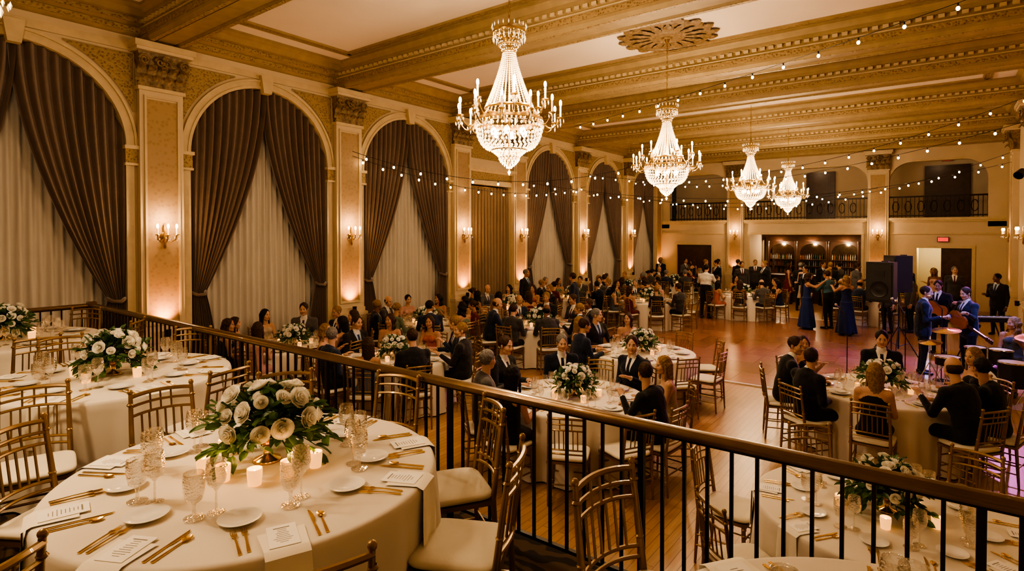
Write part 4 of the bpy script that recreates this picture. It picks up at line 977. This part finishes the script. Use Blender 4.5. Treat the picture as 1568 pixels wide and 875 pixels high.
# ------------------------------------------------------------------ mezzanine tables
P1=(-2.72,1.48); obj('round_banquet_table',TBL[0],(*P1,PZ),.4); obj('rose_centerpiece',BOU[0],(P1[0]-.05,P1[1]+.08,PZ+.7605),.5,sc=(1.1,1.1,1.05))
near_setting(*P1,PZ,[27,62,107,142,177,213,255,296,338],1)
for (a,r) in((250,.29),(285,.27),(320,.30),(350,.27),(200,.27),(20,.29)):
    a=math.radians(a); o=obj('votive_candle',VOT,(P1[0]-.05+r*math.cos(a),P1[1]+.08+r*math.sin(a),PZ+.7615)); light('votive_lamp','POINT',(0,0,.11),.5,(1,.5,.18),.02,o)
for d in(27,62,107,142,177,213,338): 
    a=math.radians(d); r=1.06 if d not in (62,107) else 1.02; chair(P1[0]+r*math.cos(a),P1[1]+r*math.sin(a),a+pi/2+random.uniform(-.12,.12),PZ)
chair(-2.5,.27,face(-1,-.55),PZ)
P2=(-5.5,1.75); obj('round_banquet_table',TBL[1],(*P2,PZ),1.4); obj('rose_centerpiece',BOU[1],(*P2,PZ+.7605),2)
near_setting(*P2,PZ,range(0,360,45),5)
for d in(14,130,180,230,275): seat(*P2,d,r=1.08,z=PZ)
chair(-4.5,1.0,face(1,-.25),PZ)
P3=(-8.3,1.6); obj('round_banquet_table',TBL[2],(*P3,PZ),1.4); obj('rose_centerpiece',BOU[0],(*P3,PZ+.7605),4)
obj('table_place_settings',FAR,(*P3,PZ),.2)
for d in(0,50,130,230,280,320): seat(*P3,d,r=1.08,z=PZ)
for k in range(5): obj('votive_candle',VOT,(P2[0]+.28*math.cos(k*1.25+.3),P2[1]+.28*math.sin(k*1.25+.3),PZ+.7615))
P6=(.10,1.55); obj('round_banquet_table',TBL[2],(*P6,PZ),.3); obj('rose_centerpiece',BOU[1],(P6[0]+.10,P6[1]+.15,PZ+.7605),2,sc=.85)
near_setting(*P6,PZ,[100,145,190],9)
a=math.radians(152); chair(P6[0]+1.08*math.cos(a)-.02,P6[1]+1.08*math.sin(a),a+pi/2+.25,PZ)
m=MB(); m.box(XR-.03,XR,RAILY+.2,YB,0,.18,0); m.box(XR-.04,XR,RAILY+.2,YB,.18,.2,0); obj('baseboard_right',m.mesh('baseboard',['trim'],False))
# ------------------------------------------------------------------ string lights
def strand(A,B,sag,n):
    A=Vector(A);B=Vector(B); m=MB(); P=[]
    for i in range(n*2+1):
        t=i/(n*2); p=A.lerp(B,t); p.z-=sag*4*t*(1-t); P.append(tuple(p))
    m.tube(P,.006,5,0)
    for i in range(1,n*2,2):
        x,y,z=P[i]; m.tube([(x,y,z),(x,y,z-.05)],.012,6,0); m.ell((x,y,z-.075),(.024,.024,.03),1,None,8,6)
    obj('string_lights',m.mesh('string_lights',['black','sbulb'],True))
S=[((-8.7,14.5,5.93),(XR-.1,8.95,5.93),.13,17),((XL+.2,18.4,5.0),(XR-.1,16.5,5.8),.9,22),((XL+.2,22.4,5.0),(XR-.1,14.5,5.0),.6,22),
   ((XL+.25,8.0,4.6),(CX-2,13,4.4),.5,11),((XL+.25,8.0,4.5),(XL+.25,18.4,4.5),.5,18),((XL+.25,14.5,4.4),(XR-.1,22.4,4.9),.8,22),((XL+.25,18.4,4.3),(-2,YB-.3,4.5),.5,18),((XL+.25,22.4,4.4),(XR-.1,22.4,5.2),1.0,24)]
for s in S: strand(*s)
# ------------------------------------------------------------------ world/camera
w=bpy.data.worlds.new('World'); SC.world=w; w.use_nodes=True; w.node_tree.nodes['Background'].inputs[0].default_value=(.02,.016,.012,1)
cam=bpy.data.cameras.new('camera'); co=bpy.data.objects.new('camera',cam); COL.objects.link(co); SC.camera=co
cam.sensor_width=36; cam.lens=36*870/1568; co.location=(0,0,2.75)
pitch=math.radians(1.0); yaw=math.atan2(660,870); co.rotation_euler=(pi/2-pitch,0,yaw)
cam.shift_y=-(79-870*math.tan(pitch))/1568; cam.clip_start=.05
SC.view_settings.view_transform='AgX'
try: SC.view_settings.look='AgX - High Contrast'
except Exception as e: print(e)
SC.view_settings.exposure=-0.05
